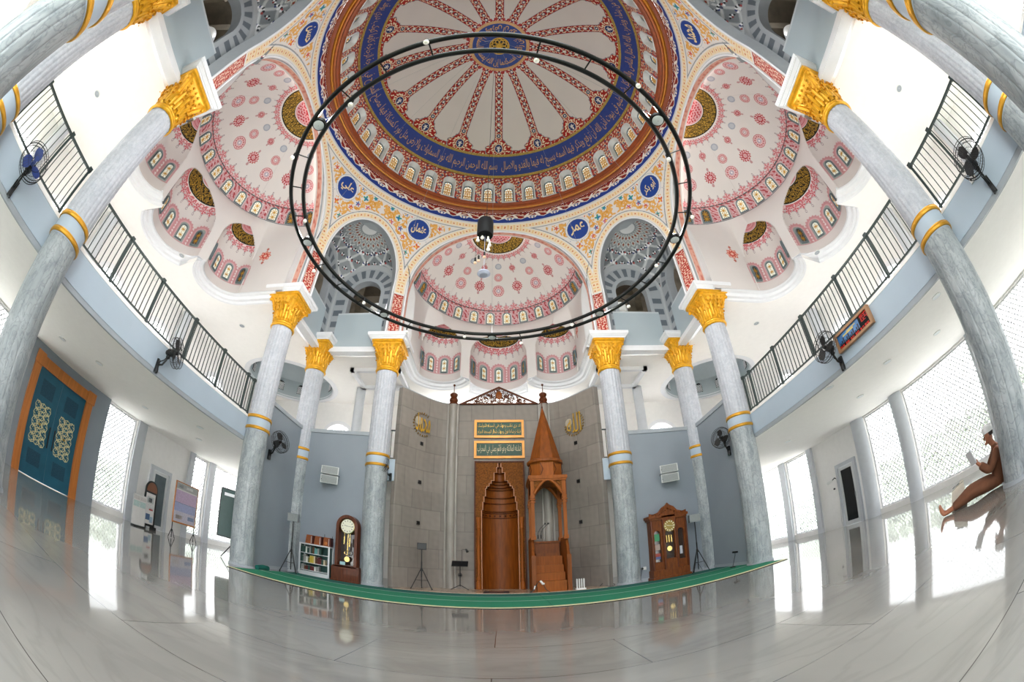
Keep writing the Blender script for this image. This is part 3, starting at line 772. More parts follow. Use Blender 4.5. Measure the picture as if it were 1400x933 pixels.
# --- brown and gold cornice, scroll frieze
mb = MB(); mb.lathe([(5.50, 14.34), (5.54, 14.24), (5.62, 14.22), (5.66, 14.27)], 160, mi=0); mb.lathe([(5.66, 14.27), (5.72, 14.25), (5.76, 14.29), (5.79, 14.32)], 160, mi=1)
mb.lathe([(5.79, 14.32), (5.83, 14.29), (5.87, 14.32), (5.9, 14.35)], 160, mi=2); mb.lathe([(5.9, 14.35), (5.96, 14.33), (6.02, 14.3), (6.04, 14.25)], 160, mi=0)
mb.build('cornice', [mat('cornice_brown', '#823a15', .4, var=.15), mat('cornice_orange', '#a4541b', .35, var=.15), mat('cornice_gold', '#c0802c', .3, .3, var=.1)], dome, smooth=50)
def frieze():
    N, nu, nv = 40, 58, 60; l = math.hypot(.11, .47)
    cv = Cv(-PI / N, PI / N, nu, 0, l, nv, '#7d1b17'); X = cv.U * 6.1; w = 2 * PI / N * 6.1
    cv.fill(cv.V < .10, '#233a86'); cv.fill((cv.V < .12) & (cv.V > .09), '#d6d2cc')
    zz = .16 + .11 * np.abs(np.cos(cv.U * N / 2)); cv.fill(cv.V < zz, '#d6d2cc'); cv.fill(cv.V < zz - .035, '#233a86')
    cv.fill((np.abs(cv.V - .33 - .06 * np.sin(cv.U * N)) < .022), '#d6c9bc')
    for u in (-.25, .25):
        cv.leaf(u * 2 * PI / N, .30, .15, .7 if u < 0 else -.7, '#e2ddd6', .3, 6.1); cv.leaf(u * 1.2 * PI / N, .2, .09, -.8 if u < 0 else .8, '#e2ddd6', .35, 6.1)
        cv.petal(u * 3.4 * PI / N, .36, .06, 5, '#c9a184', .3, 6.1)
    cv.disc(0, .17, .05, '#e2ddd6', 6.1); cv.leaf(0, .40, .1, 0, '#b98d72', .4, 6.1)
    cv.fill(cv.V > .44, '#5d1512')
    C = tile_cols(cv.C, N); th = (np.arange(nu * N) + .5) / (nu * N) * 2 * PI
    TH, S = np.meshgrid(th, cv.v / l); r = 6.15 - .11 * S; Z = 13.78 + .47 * S
    P = np.stack([r * np.sin(TH), r * np.cos(TH), Z], -1); painted('scroll_frieze', P, C, dome, wrap=True)
frieze()

# ------------------------------------------------------------------ spandrels (one per column of the octagon)
AR, AZ0 = 3.36, 10.02          # main arch radius and spring
NA, NB, NZ0 = 1.45, 2.1, 10.3  # corner arch half width, rise, spring
def rz(z):
    t = np.clip((z - 9.9) / 3.9, 0, 1); return 7.0 - .85 * t ** 1.6
def spandrel_mesh(mir):
    nu, nv = 300, 360; z0, z1 = 8.2, 13.84
    cv = Cv(0, PI / 4, nu, z0, z1, nv, '#dad5d2')
    r = rz(cv.V); x = r * np.sin(cv.U); s = r * np.sin(PI / 4 - cv.U); z = cv.V
    dm = np.where(z > AZ0, np.hypot(x, z - AZ0) - AR, x - AR)
    dd = np.where(z > NZ0, (np.sqrt((s / NA) ** 2 + ((z - NZ0) / NB) ** 2) - 1) * (NA + (NB - NA) * np.clip((z - NZ0) / NB, 0, 1) ** 2), s - NA)
    dr = 13.78 - z
    inside = (dm < 0) | (dd < 0)
    d = np.minimum(np.minimum(dm, dd), dr * .95)
    up = z > 9.98
    inf = up & (d > .40)
    cv.fill(inf & (hatch(x, z, 9, 2) > 3), '#d6cfc4')
    # golden scrollwork
    rg = np.random.default_rng(5)
    t0 = hatch(x, z, 7, 21)
    for _ in range(3300):
        u = rg.uniform(.02, .77); v = rg.uniform(10.0, 13.5); j = min(nv - 1, int((v - z0) / (z1 - z0) * (nv - 1))); i = min(nu - 1, int(u / (PI / 4) * (nu - 1)))
        if not inf[j, i] or d[j, i] < .44: continue
        rr_ = math.hypot((u - .515) * 6.3, v - 12.9)
        if rr_ < .55: continue
        ph = t0[j, i]
        if math.sin(ph * 2.3) < -.93: continue
        cv.leaf(u, v, rg.uniform(.06, .105), ph * 1.9 + rg.uniform(-.5, .5), '#dba455' if rg.random() < .8 else '#d0913c', .36, 6.4, ok=inf)
    FC = ['#c8402f', '#d8742c', '#2c6cae', '#2f8f86', '#c04a6a', '#2f5f9e', '#cf5b2d', '#2a857c']
    spots = [(.30, 13.05), (.38, 13.2), (.62, 13.35), (.66, 13.05), (.70, 12.75), (.44, 12.4), (.50, 12.15), (.56, 11.75), (.60, 12.35), (.53, 11.15), (.36, 12.75), (.72, 13.3), (.46, 13.35), (.63, 12.65), (.54, 10.7), (.24, 13.28), (.58, 13.4)]
    for k, (u, v) in enumerate(spots):
        c = FC[k % 8]; q = .115 if k % 3 else .14
        if math.hypot((u - .515) * 6.3, v - 12.9) < .6: continue
        cv.disc(u, v, q * 1.15, '#dad5d2', 6.4, ok=inf); cv.petal(u, v, q, 4 + k % 3, c, .3, 6.4, k, ok=inf)
        cv.petal(u + .004, v - .02, q * .45, 5, FC[(k * 3 + 1) % 8] if k % 2 else '#f0c25a', .3, 6.4, ok=inf)
    # bands following the arches and the ring
    for lo, hi, c in ((.0, .05, '#c5c7c9'), (.05, .09, '#dedad6'), (.09, .27, '#e5d1b0'), (.31, .345, '#84898f'), (.27, .31, '#dedad6'), (.345, .38, '#d9d4cf')):
        cv.fill((d >= lo) & (d < hi) & up, c)
    for dd_, other in ((dm, 1), (dd, 2), (dr * .95, 3)):
        m = up & (d == dd_) & (np.abs(dd_ - .18) < .027)
        al = np.arctan2(z - (AZ0 if other != 2 else NZ0), x if other == 1 else s) * (3.5 if other == 1 else 1.9) if other < 3 else cv.U * 6.2
        al = np.where((other == 1) & (z < AZ0) | (other == 2) & (z < NZ0), z, al)
        cv.fill(m & (np.mod(al, .26) < .055), '#c46a42')
        m2 = up & (d == dd_) & (dd_ > .1) & (dd_ < .26)
        cv.fill(m2 & (np.mod(al + .13, .26) < .05) & (np.abs(dd_ - .18) < .06), '#dfba84')
    # blue roundel ground, red panel at the foot
    cu, czz = .515, 12.9
    for q, c in ((.52, '#aeb6bd'), (.49, '#e2e0de'), (.45, '#8a93a3'), (.43, '#22418c')): cv.disc(cu, czz, q, c, 6.36)
    low = z <= 9.98
    cu2 = R_(30.85)
    xx = (cv.U - cu2) * 7.0
    cv.fill(low & (np.abs(xx) < .235) & (z > 8.2), '#8f949a'); cv.fill(low & (np.abs(xx) < .22), '#dedad6')
    pan = low & (np.abs(xx) < .195) & (z > 8.3) & (z < 9.9)
    cv.fill(pan, '#a52a22')
    hz = hatch(xx, z, 62, 31); cv.fill(pan & (hz > 1.0), '#e0b9a4'); cv.fill(pan & (np.abs(hatch(xx, z, 40, 33)) < .28), '#e2cfc2')
    cv.fill(pan & ((np.abs(xx) > .18) | (z < 8.32) | (z > 9.88)), '#8c2a22')
    sg = -1 if mir else 1
    P = np.stack([sg * r * np.sin(cv.U), r * np.cos(cv.U), z], -1)
    keep = ~inside; keep = keep[:-1, :-1] | keep[1:, :-1] | keep[:-1, 1:] | keep[1:, 1:]
    ii, jj = None, None
    o = painted('painted_spandrel', P, cv.C, keep=keep)
    o['kind'] = 'thing'
    return o
SPN = {0: spandrel_mesh(False), 1: spandrel_mesh(True)}
NAMES8 = [(30, 0, 0, 'عمر', 'right of the front half dome'), (-30, 1, 0, 'عثمان', 'left of the front half dome'),
          (60, 1, 3, 'أبو بكر', 'left of the right half dome'), (-60, 0, 1, 'علي', 'right of the left half dome'),
          (120, 0, 3, 'محمد', 'far right at the top edge'), (-120, 1, 1, 'حسن', 'far left at the top edge'),
          (150, 1, 2, 'الله', 'rear right'), (-150, 0, 2, 'حسين', 'rear left')]
for az, mir, q, nm, wh in NAMES8:
    base = SPN[mir]
    if az in (30, -30): o = base
    else: o = base.copy(); COL.objects.link(o)
    o.rotation_euler = (0, 0, R_(90 * q if q else 0))
    tag(o, f'cream and gold floral spandrel with blue roundel, {wh}', 'spandrel', 'painted spandrels under the dome ring', 'thing')
    v, f = text2d(nm, 3, .02); W = v[:, 0].max(); hgt = .46; k = min(.52 / W, .46); kx = .62 / W; ky = .48
    a0 = (-1 if mir else 1) * .515
    xx = (v[:, 0] - W / 2) * kx; yy = (v[:, 1] - .5) * ky
    a = a0 + xx / 6.36; zz_ = 12.9 + yy; r = rz(zz_) - .025
    mesh_from('roundel_lettering', np.stack([r * np.sin(a), r * np.cos(a), zz_], 1), f, M['letter_pale'], o)

# ------------------------------------------------------------------ corner niches
def make_niche():
    t = T('corner_niche', 'x', 'niche', kind='thing')
    Y0 = 7.23
    # soffit of the arch
    pts = [(NA, 8.2)] + [(NA, z) for z in np.linspace(8.6, NZ0, 6)] + [(NA * math.cos(a), NZ0 + NB * math.sin(a)) for a in np.linspace(.08, PI - .08, 40)] + [(-NA, z) for z in np.linspace(NZ0, 8.6, 6)] + [(-NA, 8.2)]
    mb = MB(); vs = []
    for fr, ex in ((0, 0), (.2, .03), (1, .09), (1.02, .75)):
        for x, z in pts:
            y = math.sqrt(float(rz(z)) ** 2 - x * x); q = 1 + ex / NA
            vs.append((x * q, y + .42 * fr, NZ0 + (z - NZ0) * q if z > NZ0 else z))
    n = len(pts); mb.add(vs, [(j * n + i, j * n + i + 1, (j + 1) * n + i + 1, (j + 1) * n + i) for j in range(3) for i in range(n - 1)])
    mb.build('arch_soffit', mat('niche_grey', '#a3a8ad', .6, var=.03), t)
    mb = MB().bx(-1.3, 1.3, 6.75, 7.7, 12.47, 12.5); mb.build('vault_crown', bpy.data.materials['niche_grey'], t)
    mb = MB(); mb.tube([(x, math.sqrt(float(rz(z)) ** 2 - x * x) - .005, z) for x, z in pts], .028, 6); mb.build('arch_edge', M['white_mould'], t, smooth=60)
    # sail vault
    nu, nv, R = 290, 150, 2.02; ZV = 10.32
    cv = Cv(-16, 196, nu, 0, 90, nv, '#8d9195')
    el = cv.V
    fa = np.mod(cv.U / 15 + np.floor(el / 11.5) * .5, 1) - .5; fb = np.mod(el / 11.5, 1) - .5
    a = np.mod(cv.U / 30 + el / 23, 1) - .5; b = np.mod(cv.U / 30 - el / 23, 1) - .5
    dia = np.maximum(np.abs(a), np.abs(b))
    cv.fill(dia > .40, '#b4b7b9'); cv.fill(dia > .46, '#c3c5c6')
    odd = (np.floor(cv.U / 30 + el / 23) + np.floor(cv.U / 30 - el / 23)) % 2 == 0
    cv.fill(odd & (dia < .36), '#7d8286')
    # little palmettes
    for i in range(-1, 14):
        for j in range(1, 6):
            u, v = 15 * i, 11.5 * j
            if (i + j) % 2: continue
            big = .74
            cz = 1 / max(.45, math.cos(R_(v)))
            for q in range(7):
                ang = PI * (q / 6); du = 4.6 * big * cz * math.cos(ang); dv = 3.8 * big * math.sin(ang) - 1.4
                rw, rh = 1.2 * cz, 1.25
                w = cv.win(u + du, v + dv, rw, rh); m = (((cv.U[w] - u - du) / rw) ** 2 + ((cv.V[w] - v - dv) / rh) ** 2) < 1
                cv.C[w][m] = L(['#2b2e36', '#ececee', '#2b2e36', '#a04444', '#ececee', '#323d70', '#ececee'][(q + j) % 7])
            w = cv.win(u, v - 1.2, 1.5 * cz, 1.8); m = (((cv.U[w] - u) / (1.4 * cz)) ** 2 + ((cv.V[w] - v + 1.2) / 1.7) ** 2) < 1
            cv.C[w][m] = L('#e6e6e8' if (i // 2 + j) % 2 else '#4a4e63')
    for i in range(-1, 14):
        for j in range(1, 6):
            if not (i + j) % 2: continue
            u, v = 15 * i, 11.5 * j; cz = 1 / max(.45, math.cos(R_(v)))
            for du, dv, c in ((-1.5, 0, '#e4e4e6'), (1.5, 0, '#e4e4e6'), (0, 1.2, '#2b2e36'), (0, -1.3, '#8a3a3a'), (-2.6, -.9, '#2b2e36'), (2.6, -.9, '#2b2e36')):
                w = cv.win(u + du * cz, v + dv, 1.0 * cz, .9); m = (((cv.U[w] - u - du * cz) / cz) ** 2 + ((cv.V[w] - v - dv) / .9) ** 2) < 1; cv.C[w][m] = L(c)
    # star at the crown
    st = el > 63
    cv.fill(st, '#96999c')
    for i in range(-1, 14):
        for v, h, wd in ((67, 4.2, 6.5), (75, 4.6, 9.5)):
            u = 15 * i + (7.5 if v == 75 else 0); m = (np.abs(cv.U - u) / wd + np.abs(cv.V - v) / h); cv.fill(m < 1.06, '#dcdcdc'); cv.fill(m < .86, '#a8a79f'); cv.fill(m < .42, '#8f3527')
    cv.fill(el > 81, '#dcdcdc')
    U, V = np.radians(cv.U), np.radians(cv.V)
    P = np.stack([R * np.cos(V) * np.cos(U), Y0 - .14 + R * np.cos(V) * np.sin(U), ZV + R * 1.06 * np.sin(V)], -1)
    ins = (np.abs(P[..., 0]) + (P[..., 1] - Y0)) < 2.0
    keep = ins[:-1, :-1] | ins[1:, 1:]
    painted('honeycomb_vault', P, cv.C, t, keep=keep)
    # two pierced walls with striped arches
    for sg in (1, -1):
        nu, nv = 200, 300; c = 1.385; hw = .68
        cw = Cv(0, 2.77, nu, 7.75, 12.2, nv, '#aab0b5'); tt = cw.U - c; z = cw.V; zs = 10.28
        rr_ = np.hypot(tt, z - zs); ang = np.degrees(np.arctan2(z - zs, tt))
        leg = z < zs
        blk = np.where(leg, np.mod(z - 9.42 + .1, .5) < .25, np.mod(ang + 10, 20) < 10)
        rim = np.where(leg, np.abs(tt) - hw, rr_ - hw)
        cw.fill(rim > .14, '#a6abb0'); cw.fill((rim > .16) & (rim < .56) & blk, '#666e76'); cw.fill(rim > .62, '#b3b7ba')
        cw.fill((z < 9.42) & (np.abs(tt) < .98), '#b2bfc6'); cw.fill((np.abs(z - 9.40) < .03) & (np.abs(tt) < .98), '#c9d0d4')
        hole = (np.abs(tt) < hw) & (z > 9.43) & (leg | (rr_ < hw))
        top = (rr_ > 1.52) & (z > zs)
        off = 1.86
        # along the wall from the outer column to the corner column
        x = sg * (off - (cw.U) * off / 2.77); y = Y0 + cw.U * off / 2.77
        P = np.stack([x, y, z], -1); kp = ~(hole | top)
        keep = kp[:-1, :-1] | kp[1:, 1:]
        painted('striped_arch_wall', P, cw.C, t, keep=keep)
        mb = MB(); a = archpts(c, 9.42, zs, hw, 20); n = len(a)
        def W(p, dep): return (sg * (off - p[0] * off / 2.77) + sg * dep * .707, Y0 + p[0] * off / 2.77 + dep * .707, p[1])
        mb.add([W(p, 0) for p in a] + [W(p, .32) for p in a], [(i, (i + 1) % n, n + (i + 1) % n, n + i) for i in range(n)]); mb.build('arch_reveal', bpy.data.materials['niche_grey'], t)
        mb = MB()
        for d0, d1, za, zb in ((-.10, .2, 7.72, 7.84), (-.06, .2, 7.84, 7.9), (-.03, .2, 7.9, 7.96)):
            q = [W((0, za), d0), W((2.77, za), d0), W((2.77, za), d1), W((0, za), d1)]
            q += [(p[0], p[1], zb) for p in q]
            mb.add(q, [(0, 1, 2, 3), (7, 6, 5, 4), (0, 4, 5, 1), (1, 5, 6, 2), (2, 6, 7, 3), (3, 7, 4, 0)])
        mb.build('frieze_moulding', M['white_mould'], t, smooth=0)
        # bare space behind the opening
        mb = MB(); q = [W((-.2, 9.3), .34), W((2.97, 9.3), .34), W((2.97, 9.3), 2.2), W((-.2, 9.3), 2.2)]; q += [(p[0], p[1], 11.9) for p in q]
        mb.add(q, [(0, 1, 2, 3), (7, 6, 5, 4), (1, 5, 6, 2), (2, 6, 7, 3), (3, 7, 4, 0)])
        for k in (.4, 1.7): 
            q = [W((k, 11.0), .5), W((k + .3, 11.0), .5), W((k + 1.0, 11.0), 2.1), W((k + .7, 11.0), 2.1)]; q += [(p[0], p[1], 11.5) for p in q]
            mb.add(q, [(0, 1, 2, 3), (7, 6, 5, 4), (0, 4, 5, 1), (1, 5, 6, 2), (2, 6, 7, 3), (3, 7, 4, 0)])
        mb.build('attic_recess', M['concrete'], t, smooth=0)
    return t
n0 = make_niche()
NL = [(45, 'grey honeycomb niche with striped arches above the front left corner column'), (-45, 'grey honeycomb niche with striped arches above the front right corner column'),
      (135, 'grey honeycomb niche cut by the top edge, with a green drum in its arch'), (-135, 'grey honeycomb niche cut by the top edge, with a red drum in its arch')]
for i, (a, lb) in enumerate(NL):
    o = n0 if i == 0 else dup(n0)
    o.rotation_euler = (0, 0, R_(a)); tag(o, lb, 'niche', 'honeycomb corner niches')

# ------------------------------------------------------------------ apses: soffit, half dome, lobed wall, three small exedrae
def rosette(cv, u, v, r, su, c1='#b4636a', c2='#d6b4b5', c3='#8f97ae'):
    cv.disc(u, v, r, c1, su); cv.disc(u, v, r * .9, c2, su)
    for k in range(12): cv.disc(u + r * .66 * math.cos(k * PI / 6) / su, v + r * .66 * math.sin(k * PI / 6), r * .13, c1, su)
    cv.petal(u, v, r * .42, 8, c3, .25, su); cv.petal(u, v, r * .2, 6, '#e5dcdc', .25, su)
def cartouche(cv, u, v, r, su):
    cv.petal(u, v, r, 14, '#a83a40', .09, su); cv.petal(u, v, r * .84, 12, '#d6aeb0', .12, su)
    for k in range(8): cv.leaf(u + r * .45 * math.cos(k * PI / 4) / su, v + r * .45 * math.sin(k * PI / 4), r * .24, k * PI / 4 + .9, '#a32f38', .45, su)
    cv.petal(u, v, r * .24, 8, '#a32f38', .3, su); cv.petal(u, v, r * .1, 5, '#e8dcdc', .3, su)
    for s in (-1, 1):
        cv.leaf(u, v + s * r * 1.32, r * .26, PI / 2, '#b38a8e', .75, su); cv.stamp(u, v + s * r * 1.08, r * .12, lambda x, y: np.maximum(np.abs(x), np.abs(y)) < 1, '#b38a8e', su)
def crest(cv, u, v, h, w, su, down=False, c='#bf6f76'):
    k = -1 if down else 1
    cv.petal(u, v + k * h * .36, h * .44, 5, '#8a7d82', .16, su, PI / 2 * k); cv.petal(u, v + k * h * .36, h * .39, 5, '#d9b5b6', .16, su, PI / 2 * k)
    for q in range(5):
        a = PI / 2 * k + q * 2 * PI / 5; cv.leaf(u + h * .23 * math.cos(a) / su, v + k * h * .36 + h * .23 * math.sin(a), h * .13, a, c, .55, su)
    cv.disc(u, v + k * h * .36, h * .09, c, su)
    for s in (-1, 1): cv.leaf(u + s * w * .42 / su, v + k * h * .1, h * .2, PI / 2 - s * .7 * k, c, .5, su); cv.leaf(u + s * w * .42 / su, v + k * h * .1, h * .09, PI / 2 - s * .7 * k, '#e6d3d3', .5, su)
    cv.leaf(u, v + k * h * .88, h * .14, PI / 2, '#8b8087', .5, su); cv.leaf(u, v + k * h * .88, h * .07, PI / 2, '#d9cfce', .5, su)

def small_window(name, w, h, X, lit, parent):
    """arched window: frame, pane and gilt star bars; local x, y up, z outwards"""
    mb = MB(); hw = w / 2; zs = h - hw
    mb.plate(archpts(0, 0, zs, hw, 10), [archpts(0, hw * .2, zs, hw * .76, 10)], -.03, .03, X, 0)
    mb.plate(archpts(0, hw * .1, zs, hw * .8, 10), [], .02, .03, X, 1)
    ih = h - hw * .5
    for cy in (ih * .34, ih * .76):
        for k in range(4):
            a = PI * k / 4; l = hw * .68
            mb.box((0, 0, 0), (2 * l, hw * .11, .012), 2, X @ tr(0, cy, .012) @ Matrix.Rotation(a, 4, 'Z'))
    mb.box((0, h * .46, .012), (hw * .12, h * .86, .01), 2, X)
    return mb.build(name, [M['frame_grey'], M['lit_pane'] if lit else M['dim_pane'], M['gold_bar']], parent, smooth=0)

def make_apse():
    t = T('half_dome', 'x', 'half dome', kind='thing')
    # soffit between the spandrels and the half dome
    n = 120; an = np.linspace(0, PI, n); legs = np.linspace(8.2, AZ0, 24)[:-1]
    xs = np.concatenate([np.full(23, AR), AR * np.cos(an), np.full(23, -AR)]); zs = np.concatenate([legs, AZ0 + AR * np.sin(an), legs[::-1]])
    yf = np.sqrt(rz(zs) ** 2 - xs ** 2) - .01
    m = 26; fr = np.linspace(0, 1, m)[:, None]
    Y = yf + (6.52 - yf) * fr; Xs = np.broadcast_to(xs, Y.shape); Zs = np.broadcast_to(zs, Y.shape)
    C = np.empty((*Y.shape, 3)); C[:] = L('#d9d6d3')
    q = 6.52 - Y; C[(q > .06) & (q < .24)] = L('#dca492'); C[(q > .28) & (q < .34)] = L('#9a9ea3')
    hz = hatch(np.broadcast_to(np.concatenate([legs, 10 + AR * an, 22 - legs]), Y.shape), Y, 30, 41); C[(q > .08) & (q < .22) & (hz > 1)] = L('#c8776a')
    painted('arch_soffit', np.stack([Xs, Y, Zs], -1), C, t)
    mb = MB()
    for s in (-1, 1):
        vs = []
        for z in np.linspace(7.98, 10.9, 24):
            q = min(1, (z - 7.98) / 3.08) ** 5; xi = 3.06 + (3.5 * math.cos(R_(17.1)) - 3.06) * q
            vs += [(s * (xi - .01), 6.53, z), (s * 3.42, 6.515, z)]
        mb.add(vs, [(2 * i, 2 * i + 1, 2 * i + 3, 2 * i + 2) for i in range(23)])
        mb.build('pier_return', M['reveal'], t); mb = MB()
    mb = MB(); mb.tube([(float(x), float(y) + .01, float(z)) for x, y, z in zip(xs, yf, zs)], .028, 6); mb.build('arch_edge', M['white_mould'], t, smooth=60)
    # half dome
    RS, ZB = 3.5, 10.02; e0 = R_(17.1)
    nu, nv = 560, 330
    cv = Cv(0, PI, nu, RS * e0, RS * PI / 2, nv, '#d3cfcd'); su0 = lambda v: RS * math.cos(v / RS)
    e = np.degrees(cv.V / RS); az = np.degrees(cv.U)
    band = e < 28
    Xm = cv.U * RS * np.cos(cv.V / RS)
    cv.fill(band, '#cbbcbc'); ph = np.mod(az - 90, 13.333) / 13.333      # .5 = window centre
    col = band & (np.abs(ph - .0) < .19) | band & (ph > .81)
    cv.fill(col, '#c9959a'); hz = hatch(Xm, cv.V, 34, 51); cv.fill(col & (hz > 1.0), '#a8444c'); cv.fill(col & (np.abs(hz) < .3), '#e0cccc')
    cv.fill(band & (e > 26.6), '#c8a0a2'); cv.fill(band & (e > 26.6) & (hz > .6), '#a84a50')
    cv.fill((e > 27.9) & (e < 28.5), '#4c4648'); cv.fill(e < 17.7, '#7c8288')
    vb = RS * R_(28.5)
    for k in range(-1, 28):
        u = R_(90 + 6.6667 * (k - 13)); crest(cv, u, vb, .42 if k % 2 else .33, .34, su0(vb + .15))
    cs = {0: 'disc', 1: 'cart'}
    for k in range(-4, 5):
        u = R_(90 + 20 * k)
        def at(eg): return RS * R_(eg), RS * math.cos(R_(eg))
        if k % 2 == 0:
            v, su = at(61.5); cv.disc(u, v, .14, '#9aa0ad', su); cv.petal(u, v, .11, 10, '#b3b7c0', .12, su)
            v, su = at(53); rosette(cv, u, v, .185, su, '#b4666a', '#d3adae', '#a9a0a6')
            v, su = at(43); rosette(cv, u, v, .255, su)
        else:
            v, su = at(59.5); cartouche(cv, u, v, .145, su)
            v, su = at(45.5); cartouche(cv, u, v, .24, su)
    # black and gold half medallion at the crown
    rho = 90 - e
    cv.fill(rho < 20.6, '#d6cfcd')
    for k in range(-9, 10):
        u = R_(90 + 10.6 * k); v = RS * R_(70.6); crest(cv, u, v, .30, .22, max(.35, RS * math.cos(R_(67))), True, '#b9575f')
    cv.fill((rho < 18.6), '#e0dcd8'); cv.fill(rho < 18.1, '#17130f')
    gx = rho * np.cos(cv.U); gy = rho * np.sin(cv.U); g = hatch(gx, gy, 2.6, 61)
    g2 = hatch(gx, gy, 5.1, 63); an_ = (rho < 17.3) & (rho > 10.1); cv.fill(an_ & (np.abs(g2) < 1.5), '#8f7226'); cv.fill(an_ & (np.abs(g2) < .8), '#b8923a'); cv.fill(rho < 9.6, '#ded8d6'); cv.fill(rho < 9.1, '#cf9ca0')
    cv.fill((rho < 8.6) & (hatch(gx, gy, 3.2, 62) > .7), '#a8303a'); cv.fill((rho < 2.6), '#a8303a'); cv.fill(rho < 1.4, '#e6dcdc')
    for a in (45, 135): cv.fill((np.abs(az - a) < .18) & (e > 30) & (e < 66), '#c3bfbd')
    U, E = cv.U, cv.V / RS
    P = np.stack([RS * np.cos(E) * np.cos(U), 6.5 + RS * np.cos(E) * np.sin(U), ZB + RS * np.sin(E)], -1)
    painted('shell', P, cv.C, t)
    for k in range(14):
        a = 90 + 13.333 * (k - 6.5); ee = R_(17.9)
        X = tr(0, 6.5, ZB) @ rot('Z', a - 90) @ tr(0, (RS - .03) * math.cos(ee), (RS - .03) * math.sin(ee)) @ rot('X', 22) @ Matrix(((1, 0, 0, 0), (0, 0, 1, 0), (0, 1, 0, 0), (0, 0, 0, 1)))
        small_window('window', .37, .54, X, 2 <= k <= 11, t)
    # lobed wall under the half dome
    nu, nv = 420, 240; cw = Cv(0, PI, nu, 7.98, ZB + RS * math.sin(e0) + .01, nv, '#d5d1cf')
    tt = (cw.V - 7.98) / 3.08; azd = np.abs(np.degrees(cw.U) - 90)
    def base_r(ad): return np.where(ad > 59.4, 3.06 / np.sin(np.radians(np.maximum(ad, 30))), np.where(ad < 50, 2.62 + .16 * ad / 50, 2.78 + .775 * np.clip((ad - 50) / 9.4, 0, 1)))
    r0 = base_r(azd)
    r = r0 + (RS * math.cos(e0) - r0) * np.clip(tt, 0, 1) ** 5
    def rF(azr, z):
        ad = np.abs(np.degrees(azr) - 90); q0 = base_r(ad)
        return q0 + (RS * math.cos(e0) - q0) * np.clip((z - 7.98) / 3.08, 0, 1) ** 5
    P = np.stack([r * np.cos(cw.U), 6.5 + r * np.sin(cw.U), cw.V], -1)
    LB = [(0, 8.88, 1.15, 9.1), (-2.2, 8.31, .86, 9.3), (2.2, 8.31, .86, 9.3)]
    ins = np.zeros(cw.U.shape, bool)
    for cx, cy, rr_, zc in LB:
        h = np.hypot(P[..., 0] - cx, P[..., 1] - cy)
        ins |= np.where(P[..., 2] < zc, h < rr_, h ** 2 + (P[..., 2] - zc) ** 2 < rr_ ** 2)
    # red pendant ornaments on the wall ends
    for a in (23, 157):
        u, v = R_(a - (0 if a < 90 else 0)), 9.5; cw.petal(u, v, .23, 8, '#c4584c', .12, 3.2); cw.petal(u, v, .19, 8, '#e3b7a6', .12, 3.2)
        for k in range(8): cw.leaf(u + .1 * math.cos(k * PI / 4) / 3.2, v + .1 * math.sin(k * PI / 4), .07, k * PI / 4 + .8, '#c0483c', .4, 3.2)
        for s in (-1, 1): cw.leaf(u, v + s * .3, .07, PI / 2, '#b4675c', .6, 3.2)
    kp = ~ins; keep = kp[:-1, :-1] | kp[1:, :-1] | kp[:-1, 1:] | kp[1:, 1:]
    painted('lobed_wall', P, cw.C, t, keep=keep)
    # undersides of the piers between the exedrae
    pb_ = MB()
    def rf(x, y): return float(rF(np.array(math.atan2(y - 6.5, x)), np.array(7.98)))
    sp = []
    for a in np.linspace(29.5, -60, 60):
        q = (-2.2 + .86 * math.cos(R_(a)), 8.31 + .86 * math.sin(R_(a))); sp.append(q)
        if math.hypot(q[0], q[1] - 6.5) < rf(*q) - .02: break
    cp = []
    for a in np.linspace(146, 215, 60):
        q = (1.15 * math.cos(R_(a)), 8.88 + 1.15 * math.sin(R_(a))); cp.append(q)
        if math.hypot(q[0], q[1] - 6.5) < rf(*q) - .02: break
    poly = sp[::-1] + cp
    for s in (1, -1): pb_ = MB().plate([(s * x, y) for x, y in poly], [], 7.975, 7.985); pb_.build('pier_underside', M['white_mould'], t, smooth=0)
    # exedrae
    for li, (cx, cy, rr_, zc) in enumerate(LB):
        hc = zc - 7.98; nu, nv = 390, 210; tot = hc + rr_ * PI / 2
        ce = Cv(R_(-65), R_(245), nu, 0, tot, nv, '#d3cdca'); azd = np.degrees(ce.U)
        el = np.clip((ce.V - hc) / rr_, 0, PI / 2); eg = np.degrees(el)
        k = rr_ / 1.15; step = 34 if li == 0 else 40; su = rr_
        z0 = .34
        ce.fill(ce.V < z0 - .02, '#cfc8c6')
        for j in range(-3, 4):
            u = R_(90 + step * j)
            w = .31 * (1 if li == 0 else .86); x = (ce.U - u) * su; y = ce.V - z0
            rim = np.where(y < .56, np.abs(x), np.hypot(x, y - .56)); sc = .022 * np.cos(np.where(y < .56, y, np.arctan2(y - .56, x) * .3) * 55)
            ce.fill((y > -.03) & (y < 1.0) & (rim < w + .02 + sc), '#c58f94'); ce.fill((y > .0) & (rim < w * .78) & (y < 1), '#d2a5a8')
            ce.fill((y > 0) & (y < .9) & (rim < w * .62), '#9aa3a0')
            xm = (ce.U - u - R_(step / 2)) * su; ce.fill((np.abs(xm) < .02 + .014 * np.cos(y * 40)) & (y > 0) & (y < .55), '#e2d5d3')
        # medallion and pendants
        for j in range(-6, 7):
            u = R_(90 + (17 if li == 0 else 20) * j); v = hc + rr_ * R_(36); crest(ce, u, v, .30 * k + .04, .26, rr_ * .82, True, '#bb5560')
            vv = hc + rr_ * R_(17.5); ce.leaf(u, vv, .05, PI / 2, '#7f7378', .75, rr_); ce.leaf(u, vv, .033, PI / 2, '#d9cfce', .75, rr_)
